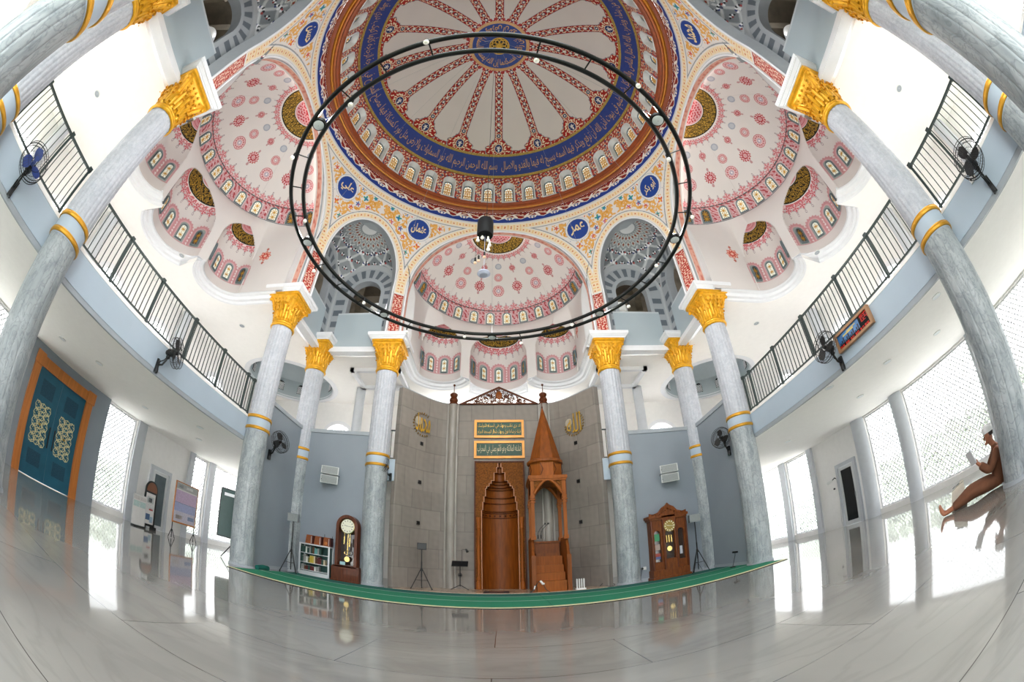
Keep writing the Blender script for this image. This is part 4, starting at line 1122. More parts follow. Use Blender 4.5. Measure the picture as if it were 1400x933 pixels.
        ce.fill(eg > 35, '#c4676d'); hz = hatch(ce.U * rr_ * .8, ce.V, 40, 71); ce.fill((eg > 35) & (hz > 1), '#e3c9c9')
        ce.fill(eg > 39.4, '#e0dcd8'); ce.fill(eg > 40.6, '#120e0b')
        rho = 90 - eg; gx = rho * np.cos(ce.U); gy = rho * np.sin(ce.U); g = hatch(gx, gy, .8, 72 + li) + .6 * hatch(gx, gy, 1.7, 82 + li)
        an_ = (rho < 47) & (rho > 25); ce.fill(an_ & (np.abs(g) < .8), '#b58d30'); ce.fill(an_ & (g > 2.1), '#8a6a22')
        ce.fill(rho < 23.5, '#ded8d6'); ce.fill(rho < 22.3, '#cf9298'); ce.fill((rho < 21) & (np.mod(rho, 8) < 1.6), '#b9646b'); ce.fill(rho < 6, '#b0343e'); ce.fill(rho < 3, '#e6c8c8')
        rh = rr_ * np.cos(el); zz_ = np.where(ce.V < hc, 7.98 + ce.V, zc + rr_ * np.sin(el))
        P = np.stack([cx + rh * np.cos(ce.U), cy + rh * np.sin(ce.U), zz_], -1)
        dx, dy = P[..., 0], P[..., 1] - 6.5; azr = np.arctan2(dy, dx); out = np.hypot(dx, dy) > rF(azr, zz_) - .004
        out &= (np.abs(azr) > .02)
        keep = out[:-1, :-1] | out[1:, :-1] | out[:-1, 1:] | out[1:, 1:]
        ex = painted('exedra', P, ce.C, t, keep=keep)
        for j in range(-2, 3):
            a = 90 + step * j
            p = (cx + rr_ * math.cos(R_(a)), cy + rr_ * math.sin(R_(a)) - 6.5)
            if math.hypot(*p) < 2.72: continue
            X = tr(cx, cy, 7.98 + .37) @ rot('Z', a - 90) @ tr(0, rr_ - .06, 0) @ Matrix(((1, 0, 0, 0), (0, 0, 1, 0), (0, 1, 0, 0), (0, 0, 0, 1)))
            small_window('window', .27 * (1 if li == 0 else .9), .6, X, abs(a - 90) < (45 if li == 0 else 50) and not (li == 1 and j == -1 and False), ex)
    return t
ap0 = make_apse()
AL = [(0, 'white half dome with pink rosettes straight ahead, above the stone wall and pulpit'), (90, 'white half dome with pink rosettes on the left, above the left gallery'),
      (-90, 'white half dome with pink rosettes on the right, above the right gallery'), (180, 'white half dome behind the viewer')]
for i, (a, lb) in enumerate(AL[:3]):
    o = ap0 if i == 0 else dup(ap0)
    o.rotation_euler = (0, 0, R_(a)); tag(o, lb, 'half dome', 'painted half domes round the main dome')
# ================================================================== gallery railings
def railing(name, y0, y1, x, label, posts, flip=False):
    t = T(name, label, 'railing', (x, y0, ZF), kind='thing')
    Ln = y1 - y0
    mb = MB(); mb.bx(-.025, .025, 0, Ln, .985, 1.02); mb.build('top_rail', M['rail'], t, smooth=0)
    mb = MB(); mb.bx(-.018, .018, 0, Ln, .05, .08); mb.build('bottom_rail', M['rail'], t, smooth=0)
    mb = MB(); n = int(Ln / .127)
    for i in range(1, n): mb.bx(-.009, .009, i * Ln / n - .009, i * Ln / n + .009, .08, .985)
    mb.build('balusters', M['rail'], t, smooth=0)['kind'] = 'stuff'
    for p in posts:
        mb = MB().bx(-.025, .025, p - y0 - .025, p - y0 + .025, -.02, 1.04); mb.bx(-.04, .04, p - y0 - .045, p - y0 + .045, .98, 1.06); mb.build('post', M['rail'], t, smooth=0)
    return t
for s, nm in ((-1, 'left'), (1, 'right')):
    railing('gallery_railing', -3.38, 3.45, s * 6.76, f'dark gallery railing with thin upright bars along the {nm} gallery, between the two big columns', (-2.3, -1.02, .42, 1.78, 3.06, 3.42))
    railing('gallery_railing', -6.2, -4.08, s * 6.76, f'short dark gallery railing behind the fan at the {nm} picture edge', (-6.17, -4.95, -4.12))
    t = railing('stair_railing', -.3, .5, 0, f'short dark stair railing between the {nm} column and the stone wall', (-.28, .48))
    t.rotation_euler = (0, 0, R_(90)); t.location = (3.95 if s > 0 else -3.15, 6.78, ZF - .05)

# ================================================================== fans
def make_fan(blade, nm):
    """wall fan facing local -y, bracket on the wall at y = 0; the hub is at (0, -.42, .42)"""
    t = T('wall_fan', 'x', 'fan')
    mb = MB(); mb.bx(-.05, .05, -.05, 0, -.12, .12); mb.lathe([(.05, -.05), (.055, 0), (.05, .05)], 12, (0, -.03, -.12), X=None); mb.build('bracket', M['black'], t)
    mb = MB(); mb.tube([(0, -.04, 0), (.0, -.14, .03), (0, -.2, .14), (0, -.24, .26)], .022, 8); mb.tube([(-.03, -.06, .06), (-.04, -.17, .12), (-.02, -.23, .24)], .012, 6); mb.sphere((0, -.22, .22), .05); mb.build('arm', M['black'], t)
    H = tr(0, -.34, .34) @ rot('X', -12)
    mb = MB(); mb.cyl((0, .14, 0), (0, 0, 0), .085, .075, 16, X=H); mb.sphere((0, .14, 0), .08, X=H, sz=.8); mb.build('motor', M['black'], t)
    mb = MB(); Rr = .31
    for k in range(3):
        a0 = R_(90 + 120 * k); vs = []
        for i, q in enumerate(np.linspace(.07, .27, 7)):
            w = .035 + .075 * math.sin(PI * min(1, (q - .05) / .26)) ; sw = .12 * (q - .07) / .2
            for e, dy in ((-1, -.018), (0, 0), (1, .02)):
                an = a0 + sw * 2 + e * w / q * .9
                vs.append((q * math.cos(an), -.07 + dy, q * math.sin(an)))
        fs = [(i * 3 + j, i * 3 + j + 1, i * 3 + j + 4, i * 3 + j + 3) for i in range(6) for j in range(2)]
        mb.add(vs, fs, 0, H); mb.add([(x, y + .006, z) for x, y, z in vs], [f[::-1] for f in fs], 0, H)
    mb.cyl((0, -.02, 0), (0, -.11, 0), .05, .04, 16, X=H); mb.build('blades', blade, t)
    mb = MB()
    for y, r in ((-.0, .31), (-.14, .31), (-.175, .2), (-.03, .2)): mb.tube([(r * math.cos(q), y, r * math.sin(q)) for q in np.linspace(0, 2 * PI, 37)[:-1]], .006 if r > .3 else .0035, 5, True, X=H)
    mb.tube([(.315 * math.cos(q), -.07, .315 * math.sin(q)) for q in np.linspace(0, 2 * PI, 37)[:-1]], .009, 5, True, X=H)
    for k in range(36):
        a = 2 * PI * k / 36; c, s_ = math.cos(a), math.sin(a)
        mb.tube([(.08 * c, .01, .08 * s_), (.3 * c, 0, .3 * s_), (.313 * c, -.07, .313 * s_), (.3 * c, -.14, .3 * s_), (.2 * c, -.175, .2 * s_), (.05 * c, -.185, .05 * s_)], .0022, 3, X=H)
    mb.lathe([(.055, -.19), (.05, -.185)], 16, X=H @ rot('X', 0)); mb.build('cage', M['black'], t)
    return t
fd = make_fan(M['black'], 'a'); fb = make_fan(M['blue_blade'], 'b')
def put(o, first, loc, rz, label, scale=1.0):
    o = o if first else dup(o)
    o.location = loc; o.rotation_euler = (0, 0, R_(rz)); o.scale = (scale,) * 3; o['label'] = label; o['group'] = 'wall fans'
    return o
put(fb, True, (-6.72, -5.22, 3.62), 90, 'black wall fan with blue blades on the left gallery front, at the picture edge')
put(fd, True, (6.72, -.33, 3.55), -90, 'black wall fan on the right gallery front beside the red digit sign')
put(fd, False, (6.72, -5.22, 3.6), -90, 'black wall fan on the right gallery front at the picture edge')
put(fd, False, (-6.72, -.33, 3.58), 115, 'black wall fan on the left gallery front, turned away sideways')
put(fd, False, (-6.4, 4.4, 3.32), 75, 'black wall fan on the blue-grey wall left, beside the column ending the gallery')
put(fd, False, (6.4, 4.4, 3.36), -60, 'black wall fan on the blue-grey wall right, beside the column ending the gallery', .95)
put(fd, False, (-3.3, 6.66, 3.5), -40, 'small grey wall fan on the left edge of the stone wall', .8)

# ================================================================== LED prayer-time board
t = T('digital_board', 'wood-framed digital board with red digits and a blue picture on the right gallery front', 'sign', (6.66, -.99, 3.88), kind='thing')
X = rot('Z', 90) @ XZ @ rot('Y', 180)
X = Matrix(((0, 0, 1, 0), (-1, 0, 0, 0), (0, 1, 0, 0), (0, 0, 0, 1)))      # local x runs along -y, y is up, z towards +x (away from the hall)
mb = MB().plate(rect(-.57, .57, -.19, .19), [rect(-.51, .51, -.14, .14)], -.05, .05, X); mb.build('frame', mat('board_frame', '#a87f5c', .5, var=.15), t, smooth=0)
mb = MB().plate(rect(-.52, .52, -.15, .15), [], -.01, .03, X); scr = mb.build('screen', M['black_matte'], t, smooth=0)
mb = MB().plate(rect(-.5, .2, -.06, .135), [], -.016, -.01, X); mb.build('picture', mat('board_picture', '#3b74ad', .3, emit=.0, var=.35, scale=6), scr, smooth=0)
mb = MB()
for i in range(12): mb.plate(rect(-.47 + i * .055, -.43 + i * .055, -.06, -.03 + .035 * ((i * 7) % 3)), [], -.018, -.016, X)
mb.build('skyline', mat('board_skyline', '#26324a', .4, var=.2), scr, smooth=0)
mb = MB().plate(rect(-.33, .02, .05, .075), [], -.018, -.016, X); mb.plate(rect(-.2, .1, .085, .1), [], -.018, -.016, X); mb.build('picture_title', mat('board_yellow', '#c9b548', .4, emit=.1), scr, smooth=0)
LEDR = mat('led_red', '#e03022', .4, emit=.15, var=.02)
SEGS = {'0': 'abcdef', '1': 'bc', '2': 'abged', '3': 'abgcd', '4': 'fgbc', '5': 'afgcd', '6': 'afgcde', '7': 'abc', '8': 'abcdefg', '9': 'abcdfg'}
def digit(mb, d, x, y, w, h):
    q = {'a': ((x, y + h), (x + w, y + h)), 'b': ((x + w, y + h / 2), (x + w, y + h)), 'c': ((x + w, y), (x + w, y + h / 2)), 'd': ((x, y), (x + w, y)), 'e': ((x, y), (x, y + h / 2)), 'f': ((x, y + h / 2), (x, y + h)), 'g': ((x, y + h / 2), (x + w, y + h / 2))}
    for k in SEGS[d]:
        (a, b), (c, e) = q[k]; mb.plate(rect(a - .004, c + .004, b - .004, e + .004), [], -.014, -.01, X)
mb = MB()
for i, tm in enumerate(('0435', '1202', '1521', '1807', '1917', '0550')):
    for j, d in enumerate(tm): digit(mb, d, -.49 + i * .165 + j * .03 + (.012 if j > 1 else 0), -.125, .018, .04)
for j, d in enumerate('1024'): digit(mb, d, .235 + j * .065, .0, .045, .08)
for j, d in enumerate('120424'): digit(mb, d, .24 + j * .042, .1, .025, .03)
mb.build('digits', LEDR, scr, smooth=0)
t = T('wall_socket', 'small white double socket on the right gallery front beside the nearest fan', 'socket', (6.69, -5.0, 3.9), kind='thing')
mb = MB().box((0, 0, 0), (.04, .16, .09)); mb.build('plate', M['white_plastic'], t)
for y in (-.04, .04): mb = MB().cyl((-.02, y, 0), (-.026, y, 0), .02); mb.build('outlet', M['black'], t)

# ================================================================== chandelier ring
ch = T('ring_chandelier', 'huge dark steel double ring chandelier hanging below the dome', 'chandelier', (-.13, -.12, 6.6), kind='thing')
for nm, r in (('outer_ring', 3.86), ('inner_ring', 3.60)):
    mb = MB(); mb.tube([(r * math.cos(a), r * math.sin(a), 0) for a in np.linspace(0, 2 * PI, 181)[:-1]], .042, 8, True); mb.build(nm, M['ring'], ch, smooth=60)
for k in range(32):
    if k % 4 == 0: continue
    a = 2 * PI * k / 32; mb = MB().cyl((3.6 * math.cos(a), 3.6 * math.sin(a), 0), (3.86 * math.cos(a), 3.86 * math.sin(a), 0), .012, n=6); mb.build('rung', M['ring'], ch)
for k in range(8):
    if k == 6: continue
    a = PI * k / 4; mb = MB(); c, s = math.cos(a) * 3.73, math.sin(a) * 3.73
    mb.lathe([(.01, .07), (.10, .06), (.115, .04), (.115, -.02), (.095, -.03)], 24, (c, s, 0)); sp = mb.build('lamp', M['ring'], ch)
    mb = MB(); mb.lathe([(.10, -.025), (.09, -.035), (.05, -.045), (.005, -.048)], 24, (c, s, 0)); mb.build('lens', M['white_lamp'], sp)
for k in range(16):
    a = PI * (k + .5) / 8; r = 3.9 if k % 2 else 3.56; c, s = math.cos(a) * r, math.sin(a) * r; z = -.06
    mb = MB(); mb.cyl((c, s, 0), (c, s, z - .05), .018, n=8); mb.build('bulb_holder', M['black'], ch)
    mb = MB(); mb.sphere((c, s, z - .08), .042, n=10, m=8); mb.build('bulb', M['bulb'], ch)
for k in range(8):
    if k == 6: continue
    a = PI * k / 4; ld = bpy.data.lights.new('ring_lamp_light', 'POINT'); ld.energy = RING; ld.shadow_soft_size = .09; ld.color = (1, .985, .96)
    lo = bpy.data.objects.new('ring_lamp_light', ld); COL.objects.link(lo); lo.parent = ch; lo.location = (math.cos(a) * 3.73, math.sin(a) * 3.73, .17)
mb = MB()
for k in range(8): a = PI * k / 4; mb.tube([(3.73 * math.cos(a), 3.73 * math.sin(a), .05), (.2 * math.cos(a), .2 * math.sin(a), 12.7)], .0035, 4)
mb.build('suspension_wires', M['grey_metal'], ch)
hub = T('hanging_lamp_cluster', 'black drum lamp with dangling little bulbs, hung at the centre of the ring', 'lamp', (-.19, -.1, 6.5), kind='thing')
mb = MB().lathe([(.05, .46), (.14, .44), (.155, .40), (.155, .05), (.14, .02), (.02, .02)], 24); mb.build('drum', M['black_matte'], hub)
mb = MB().cyl((.02, 0, .46), (.02, 0, 12.8), .006, n=5); mb.build('cable', M['black'], hub)
for i, (x, z) in enumerate(((-.05, -.03), (-.13, -.12), (.06, -.14), (.09, -.29), (.07, -.42))):
    mb = MB().sphere((x, -.02 * i, z), .036, n=10, m=8); mb.cyl((x, -.02 * i, z + .03), (x, -.02 * i, z + .09), .018, n=8); mb.build('bulb', M['bulb'], hub)
for i, (x, z) in enumerate(((-.16, -.62), (-.1, -.57), (0, -.48))):
    mb = MB().cyl((x, 0, z), (x, 0, z + .07), .018, n=8); mb.cyl((x, 0, z + .07), (x, 0, z + .5), .003, n=4); mb.build('bulb_holder', M['black'], hub)
    mb = MB().sphere((x, 0, z - .05), .03, n=8, m=6); mb.build('bulb', mat('peach_bulb', '#e6c3a4', .3) if i == 0 else bpy.data.materials['peach_bulb'], hub)
mb = MB().lathe([(.005, -.97), (.07, -.965), (.115, -.93), (.1, -.90), (.02, -.88)], 24); mb.cyl((0, 0, -.9), (0, 0, .05), .004, n=5); mb.build('pale_disc', mat('pale_blue_lamp', '#c6cbe2', .4, var=.02), hub)

# ================================================================== downlights
DLT = [(-9.17, -5.17, CEIL, 'near the gold capital at the top left corner'), (8.91, -5.12, CEIL, 'near the gold capital at the top right corner'), (-7.4, -3.65, CEIL, 'beside the left gold capital with the tall column'), (7.4, -3.65, CEIL, 'beside the right gold capital with the tall column'),
        (-9.55, -1.66, ZS, 'over the teal door'), (-9.6, 1.89, ZS, 'over the left lattice window next to the teal door'), (-9.24, 4.25, ZS, 'before the left glass door'), (-8.9, -.6, ZS, 'in the left gallery soffit, between teal door and fan'), (-8.0, 2.9, ZS, 'in the left gallery soffit, below the turned fan'),
        (7.32, -2.85, ZS, 'close to the column the man leans on'), (8.25, -.53, ZS, 'over the right aisle before the wide lattice window'), (9.21, 1.35, ZS, 'before the narrow right lattice window'), (6.98, .49, ZS, 'at the edge of the right gallery soffit below the digit sign'), (9.25, -1.72, ZS, 'over the seated man'),
        (8.9, 4.6, ZS, 'before the right glass door'), (-9.3, .8, CEIL, 'above the left gallery railing, added for light'), (9.3, .8, CEIL, 'above the right gallery railing, added for light'), (-9.0, 4.6, CEIL, 'above the far end of the left gallery, added for light'), (9.0, 4.6, CEIL, 'above the far end of the right gallery, added for light'),
        (-7.6, 7.6, CEIL, 'beside the left corner cupola, added for light'), (7.6, 7.6, CEIL, 'beside the right corner cupola, added for light')]  # the railing, far-end and cupola ones are added, unseen, to brighten the upper floor
for i, (x, y, z, w) in enumerate(DLT):
    t = T('ceiling_downlight', f'small round ceiling downlight {w}', 'ceiling light', (x, y, z), kind='thing')
    mb = MB().lathe([(.12, 0), (.125, -.012), (.1, -.014)], 24); mb.build('trim_ring', M['white_plastic'], t)
    mb = MB().lathe([(.1, -.012), (.01, -.008)], 24); mb.build('lens', M['grey_trim'] if z == CEIL else M['white_lamp'], t)
    if z != CEIL: continue
    ld = bpy.data.lights.new('downlight', 'SPOT'); ld.energy = DLU if z == CEIL else DLG; ld.spot_size = R_(165); ld.spot_blend = 1; ld.shadow_soft_size = .09; ld.color = (1, .97, .93)
    lo = bpy.data.objects.new('downlight', ld); COL.objects.link(lo); lo.parent = t; lo.location = (0, 0, -.03)

# ================================================================== green prayer carpet
t = T('prayer_carpet', 'long green prayer carpet with pale stripes laid across the hall before the mihrab', 'carpet', (0, 0, 0), kind='thing')
yl = [2.45, 2.62, 3.86, 3.96, 5.02, 5.12, 6.02]
ms = ['cream_carpet', 'green_carpet', 'grey_carpet', 'green_carpet', 'grey_carpet', 'teal_carpet']; nmz = ['pale_edge', 'front_row', 'stripe', 'middle_row', 'stripe', 'back_row']
for j in range(6):
    x0, x1 = -6.02, 6.42
    mb = MB(); mb.bx(x0, 1.02, yl[j], yl[j + 1], .0, .014); mb.bx(1.03, x1, yl[j] , yl[j + 1], .0, .016); mb.build(nmz[j], M[ms[j]], t, smooth=0)
mb = MB().bx(-6.02, 6.42, 2.435, 2.45, 0, .012); mb.build('dark_border', M['black_matte'], t)
t = tag(MB().tube([(-6.1, 3.9 + .28 * i, .06 + .02 * (i % 2)) for i in range(3)], .07, 8).build('carpet_roll', M['teal_carpet']), 'small dark green rolled-up carpet end beside the left column foot', 'carpet', kind='thing')

# ================================================================== mihrab
mh = T('mihrab', 'carved brown wooden prayer niche with a stepped tapering arch in the stone wall', 'mihrab', (.02, 8.05, 0), kind='thing')
st = [(.59, 0), (.59, 2.71), (.55, 2.71), (.55, 2.99), (.51, 2.99), (.51, 3.18), (.46, 3.18), (.46, 3.45), (.42, 3.45), (.42, 3.53), (.34, 3.53), (.34, 3.63), (.27, 3.63), (.27, 3.72), (.18, 3.72), (.18, 4.0), (.09, 4.0), (.09, 4.19), (.05, 4.19), (.05, 4.33)]
steps = [(x, z + .002) for x, z in st] + [(-x, z + .002) for x, z in st[::-1]]
mb = MB(); mb.plate(rect(-.79, .79, .0, 4.37), [[(x, max(z, .003)) for x, z in steps]], -.0, .10, XZ, 0); mb.build('carved_panel', M['wood_carved'], mh, smooth=0)
mb = MB()
for k in (-1, 1):
    mb.tube([(k * x, -.105, z) for x, z in st], .014, 6)
mb.build('pale_edging', M['wood_edge'], mh)
mb = MB(); z0 = 0
tiers = [(.59, 0, 2.71), (.55, 2.71, 2.99), (.51, 2.99, 3.18), (.46, 3.18, 3.45), (.42, 3.45, 3.53), (.34, 3.53, 3.63), (.27, 3.63, 3.72), (.18, 3.72, 4.0), (.09, 4.0, 4.19), (.05, 4.19, 4.33)]
pr = []
for r, a, b in tiers: pr += [(r, a), (r, b)]
pr += [(.005, 4.33)]
mb.lathe(pr, 40, (0, -.02, 0), a0=0, a1=PI, sy=.95); mb.build('niche', M['wood_mid'], mh, smooth=30)
mb = MB()
for r, z in ((.585, 2.66), (.585, 2.5)): mb.tube([(r * math.cos(a), -.02 + r * .95 * math.sin(a), z) for a in np.linspace(.05, PI - .05, 24)], .016, 6)
for k in range(9):
    a = PI * (k + 1) / 10; mb.sphere((.575 * math.cos(a), -.02 + .55 * math.sin(a), 2.58), .035, n=8, m=6)
for r, a, b in tiers[1:]: mb.tube([(r * math.cos(q), -.02 + r * .95 * math.sin(q), a + .012) for q in np.linspace(.05, PI - .05, 20)], .012, 5)
mb.build('carved_bands', M['wood_dark'], mh)
for s in (-1, 1):
    mb = MB(); mb.lathe([(.08, 0), (.08, .25), (.055, .3), (.07, .36), (.05, .42), (.05, 2.05), (.07, 2.1), (.05, 2.16), (.075, 2.3), (.085, 2.46)], 16, (s * .69, -.14, 0)); mb.build('colonnette', M['wood'], mh)
mb = MB(); mb.plate(rect(-.83, .83, 0, 4.4), [rect(-.785, .785, .01, 4.355)], -.02, .13, XZ); mb.build('frame', M['wood_dark'], mh, smooth=0)
# framed scripts
FR = mat('gilt_frame', '#c8862a', .35, .2, var=.15, scale=3)
def script_frame(z0, z1, lines, lb):
    t = T('framed_script', lb, 'picture', (.02, 8.08, (z0 + z1) / 2), kind='thing'); w, h = .86, (z1 - z0) / 2
    mb = MB().plate(rect(-w, w, -h, h), [rect(-w + .085, w - .085, -h + .085, h - .085)], 0, .05, XZ); mb.build('frame', FR, t, smooth=0)
    mb = MB().plate(rect(-w + .06, w - .06, -h + .06, h - .06), [], 0, .025, XZ); b = mb.build('green_ground', bpy.data.materials.get('script_green') or mat('script_green', '#12402c', .5, var=.15), t, smooth=0)
    for i, (s, ya, yb) in enumerate(lines):
        v, f = text2d(s, 3, -.022 if len(lines) > 1 else -.016); W = v[:, 0].max()
        P = np.stack([-.74 + v[:, 0] / W * 1.48, np.full(len(v), -.03), ya + v[:, 1] * (yb - ya)], 1); mesh_from('lettering', P, f, M['letter_pale'] if len(lines) == 1 else M['letter_gold'], b)
script_frame(5.27, 5.93, [('قد نرى تقلب وجهك في السماء فلنولينك', .0, .21), ('قبلة ترضاها فول وجهك شطر المسجد الحرام', -.22, -.01)], 'gilt-framed green panel with crowded gold script, upper of two over the mihrab')
script_frame(4.53, 5.16, [('فنادته الملائكة وهو قائم يصلي في المحراب', -.19, .19)], 'gilt-framed green panel with large pale script, lower of two over the mihrab')
# pierced gable and finials
gb = T('carved_gable', 'pierced dark wooden gable carved with scrolls on top of the stone wall', 'gable', (.02, 8.05, 6.52), kind='thing')
mb = MB().plate([(-1.46, 0), (1.46, 0), (0, .70)], [[(-1.22, .05), (1.22, .05), (0, .635)]], -.03, .03, XZ); mb.build('frame', M['wood_dark'], gb, smooth=0)
mb = MB(); rg = random.Random(4)
for k in range(620):
    x = rg.uniform(-1.2, 1.2); z = rg.uniform(.05, .63)
    if z > .62 - .5 * abs(x) - .0: continue
    a = rg.uniform(0, 6.3); r = rg.uniform(.025, .05)
    mb.tube([(x + r * (1 - q * .25) * math.cos(a + q * 4.2), 0, z + r * (1 - q * .25) * math.sin(a + q * 4.2)) for q in (0, .25, .5, .75, 1)], .0115, 4)
for k in range(-7, 8):
    x = k * .155; top = .63 - .5 * abs(x)
    if top > .1: mb.tube([(x, 0, .04), (x + .05, 0, top * .5), (x, 0, top)], .01, 4)
mb.build('scrollwork', M['wood_dark'], gb)
mb = MB().lathe([(.005, 0), (.10, .06), (.12, .17), (.09, .28), (.005, .33)], 20, (0, 0, .19), sy=.35); mb.build('shield', M['wood_mid'], gb)
for s in (-1, 1):
    t = T('turned_finial', f'turned dark wooden finial on the {"left" if s < 0 else "right"} stone pilaster', 'finial', (s * 1.6, 8.05, 6.5), kind='thing')
    mb = MB().lathe([(.17, 0), (.17, .04), (.13, .09), (.16, .17), (.13, .25), (.10, .29), (.14, .36), (.14, .41), (.08, .46), (.02, .49)], 24); mb.build('turned_base', M['wood_dark'], t)
    mb = MB().cyl((0, 0, .48), (0, 0, .74), .014, n=8); mb.sphere((0, 0, .78), .045, n=12, m=8); mb.build('ball_spike', M['wood_dark'], t)

# gold wall emblems
def emblem(loc, rz, word, lb, disc):
    t = T('gold_emblem', lb, 'emblem', loc, rz, kind='thing')
    v, f = text2d(word, 4, -.012); W = v[:, 0].max()
    P = np.stack([-.3 + v[:, 0] / W * .6, np.full(len(v), -.05), -.30 + v[:, 1] * .68], 1); o = mesh_from('lettering', P, f, M['letter_gold'], t)
    sd = o.modifiers.new('thick', 'SOLIDIFY'); sd.thickness = .025
    mb = MB(); rg = random.Random(3)
    for k in range(18):
        a = R_(disc[2] + k * 14); r = .40; mb.tube([((r + .03 * math.cos(q)) * math.cos(a) + .02 * math.sin(q), -.03, (r + .03 * math.cos(q)) * math.sin(a) + .03 * math.sin(q)) for q in (0, 1.3, 2.6, 4)], .014, 5)
    mb.build('leaf_sprays', mat('emblem_bronze', '#8d6f2c', .4, .5, var=.2) if 'emblem_bronze' not in bpy.data.materials else bpy.data.materials['emblem_bronze'], t)
    mb = MB().cyl((disc[0], -.02, disc[1]), (disc[0], -.035, disc[1]), .15, n=28); mb.build('pale_disc', mat('emblem_disc', '#b0a898', .3, .3, var=.05) if 'emblem_disc' not in bpy.data.materials else bpy.data.materials['emblem_disc'], t)
emblem((2.55, 7.42, 5.5), -49, 'الله', 'gold calligraphic emblem on the right wing of the stone wall', (-.22, .1, 180))
emblem((-2.55, 7.42, 5.5), 49, 'محمد', 'gold calligraphic emblem on the left wing of the stone wall', (-.2, .1, 60))
for s in (-1, 1):
    for i, z in enumerate((4.84, 3.52, 2.16)):
        t = tag(MB().box((0, 0, 0), (.11, .06, .11)).build('black_fixture', M['black'], loc=(s * 2.55, 7.44, z)), f'small black box fixture on the {"left" if s < 0 else "right"} stone wing, {["highest", "middle one", "lowest"][i]} of its three', 'fixture', kind='thing')
        t.rotation_euler = (0, 0, R_(49 * -s))
# ================================================================== minbar (pulpit)
mn = T('minbar', 'tall orange-brown wooden pulpit with steps and a pointed spire beside the mihrab', 'pulpit', (1.45, 6.35, 0), kind='thing')
X0, X1 = -.5, .5
mb = MB(); zs_ = [.34, .58, .82, 1.1]
for i, z in enumerate(zs_): mb.bx(-.42, .42, .02 + i * .26, .02 + (i + 1) * .26 + (.5 if i == 3 else 0), 0, z)
mb.build('steps', M['wood'], mn, smooth=0)
for s in (-1, 1):
    mb = MB(); Xs = tr(s * .5 - .04, 0, 0) @ YZ
    mb.plate([(0, 0), (1.6, 0), (1.6, 1.62), (.36, 1.62), (.1, 1.06), (0, 1.04)], [], 0, .08, Xs); mb.build('side_panel', M['wood'], mn, smooth=0)
    mb = MB(); mb.tube([(s * .5, .05, 1.08), (s * .5, .36, 1.64), (s * .5, 1.55, 1.64)], .05, 8); mb.bx(s * .5 - .06, s * .5 + .06, -.04, .1, 0, 1.12); mb.build('handrail', M['wood_mid'], mn)
    for y, nm in ((.2, 'front_post'), (1.35, 'rear_post')):
        mb = MB(); mb.bx(s * .47 - .05, s * .47 + .05, y - .05, y + .05, 1.6, 3.5)
        for z0, z1, q in ((2.72, 2.76, .075), (2.8, 2.84, .085), (2.86, 2.95, .07), (1.6, 1.72, .07)): mb.bx(s * .47 - q, s * .47 + q, y - q, y + q, z0, z1)
        mb.build(nm, M['wood'], mn, smooth=0)
def parch(hw, z0, zs, rise, n=16):
    o = []
    for i in range(n + 1):
        a = -1 + 2 * i / n; o.append((hw * a, zs + rise * (1 - abs(a) ** 1.9) + .05 * (1 - abs(a)) ** 2))
    return o
for y, nm in ((.17, 'front_arch'), (1.32, 'rear_arch')):
    mb = MB(); pa = parch(.42, 0, 2.95, .40); mb.plate([(-.5, 2.9), (-.42, 2.9)] + pa + [(.42, 2.9), (.5, 2.9), (.5, 3.52), (-.5, 3.52)], [], 0, .06, tr(0, y + .06, 0) @ XZ); mb.build(nm, M['wood_carved'], mn, smooth=0)
    mb = MB(); mb.tube([(x, y - .01, z + .05) for x, z in pa], .045, 6); mb.build(nm + '_rib', M['wood'], mn)
for s in (-1, 1):
    mb = MB(); pa = parch(.55, 0, 2.95, .40); mb.plate([(-.6, 2.9), (-.55, 2.9)] + pa + [(.55, 2.9), (.6, 2.9), (.6, 3.52), (-.6, 3.52)], [], 0, .05, tr(s * .5, .78, 0) @ rot('Z', 90) @ XZ); mb.build('side_arch', M['wood_dark'], mn, smooth=0)
mb = MB(); mb.bx(-.58, .58, .1, 1.45, 3.46, 3.56); mb.bx(-.55, .55, .12, 1.43, 3.4, 3.46); mb.build('cornice', M['wood'], mn, smooth=0)
mb = MB(); mb.lathe([(.52, 3.56), (.52, 4.04)], 8, (0, .78, 0), a0=PI / 8, a1=PI / 8 + 2 * PI, sy=1.05); mb.build('octagon_drum', M['wood'], mn, smooth=0)
mb = MB()
for k in range(8):
    a = PI / 8 + PI * k / 4; c, s_ = .525 * math.cos(a), .55 * math.sin(a)
    t_ = (-s_ * .12, c * .12)
    mb.tube([(c + t_[0] * .1, .78 + s_ + t_[1] * .1, 3.6), (c * 1.0 + t_[0] * 1.3, .78 + s_ + t_[1] * 1.3, 3.8), (c + t_[0] * .1, .78 + s_ + t_[1] * .1, 4.0)], .012, 5)
mb.build('dark_beading', M['wood_dark'], mn)
mb = MB(); mb.lathe([(.54, 4.02), (.57, 4.05), (.57, 4.12), (.53, 4.15)], 16, (0, .78, 0), sy=1.05); mb.build('drum_rim', M['wood_mid'], mn)
mb = MB(); mb.lathe([(.52, 4.14), (.25, 5.15), (.02, 5.98)], 8, (0, .78, 0), a0=PI / 8, a1=PI / 8 + 2 * PI, sy=1.05); mb.build('spire', M['wood_mid'], mn, smooth=0)
mb = MB(); mb.lathe([(.02, 5.95), (.025, 6.02), (.012, 6.08), (.012, 6.3), (.002, 6.34)], 10, (0, .78, 0)); mb.build('spike', M['wood_dark'], mn)
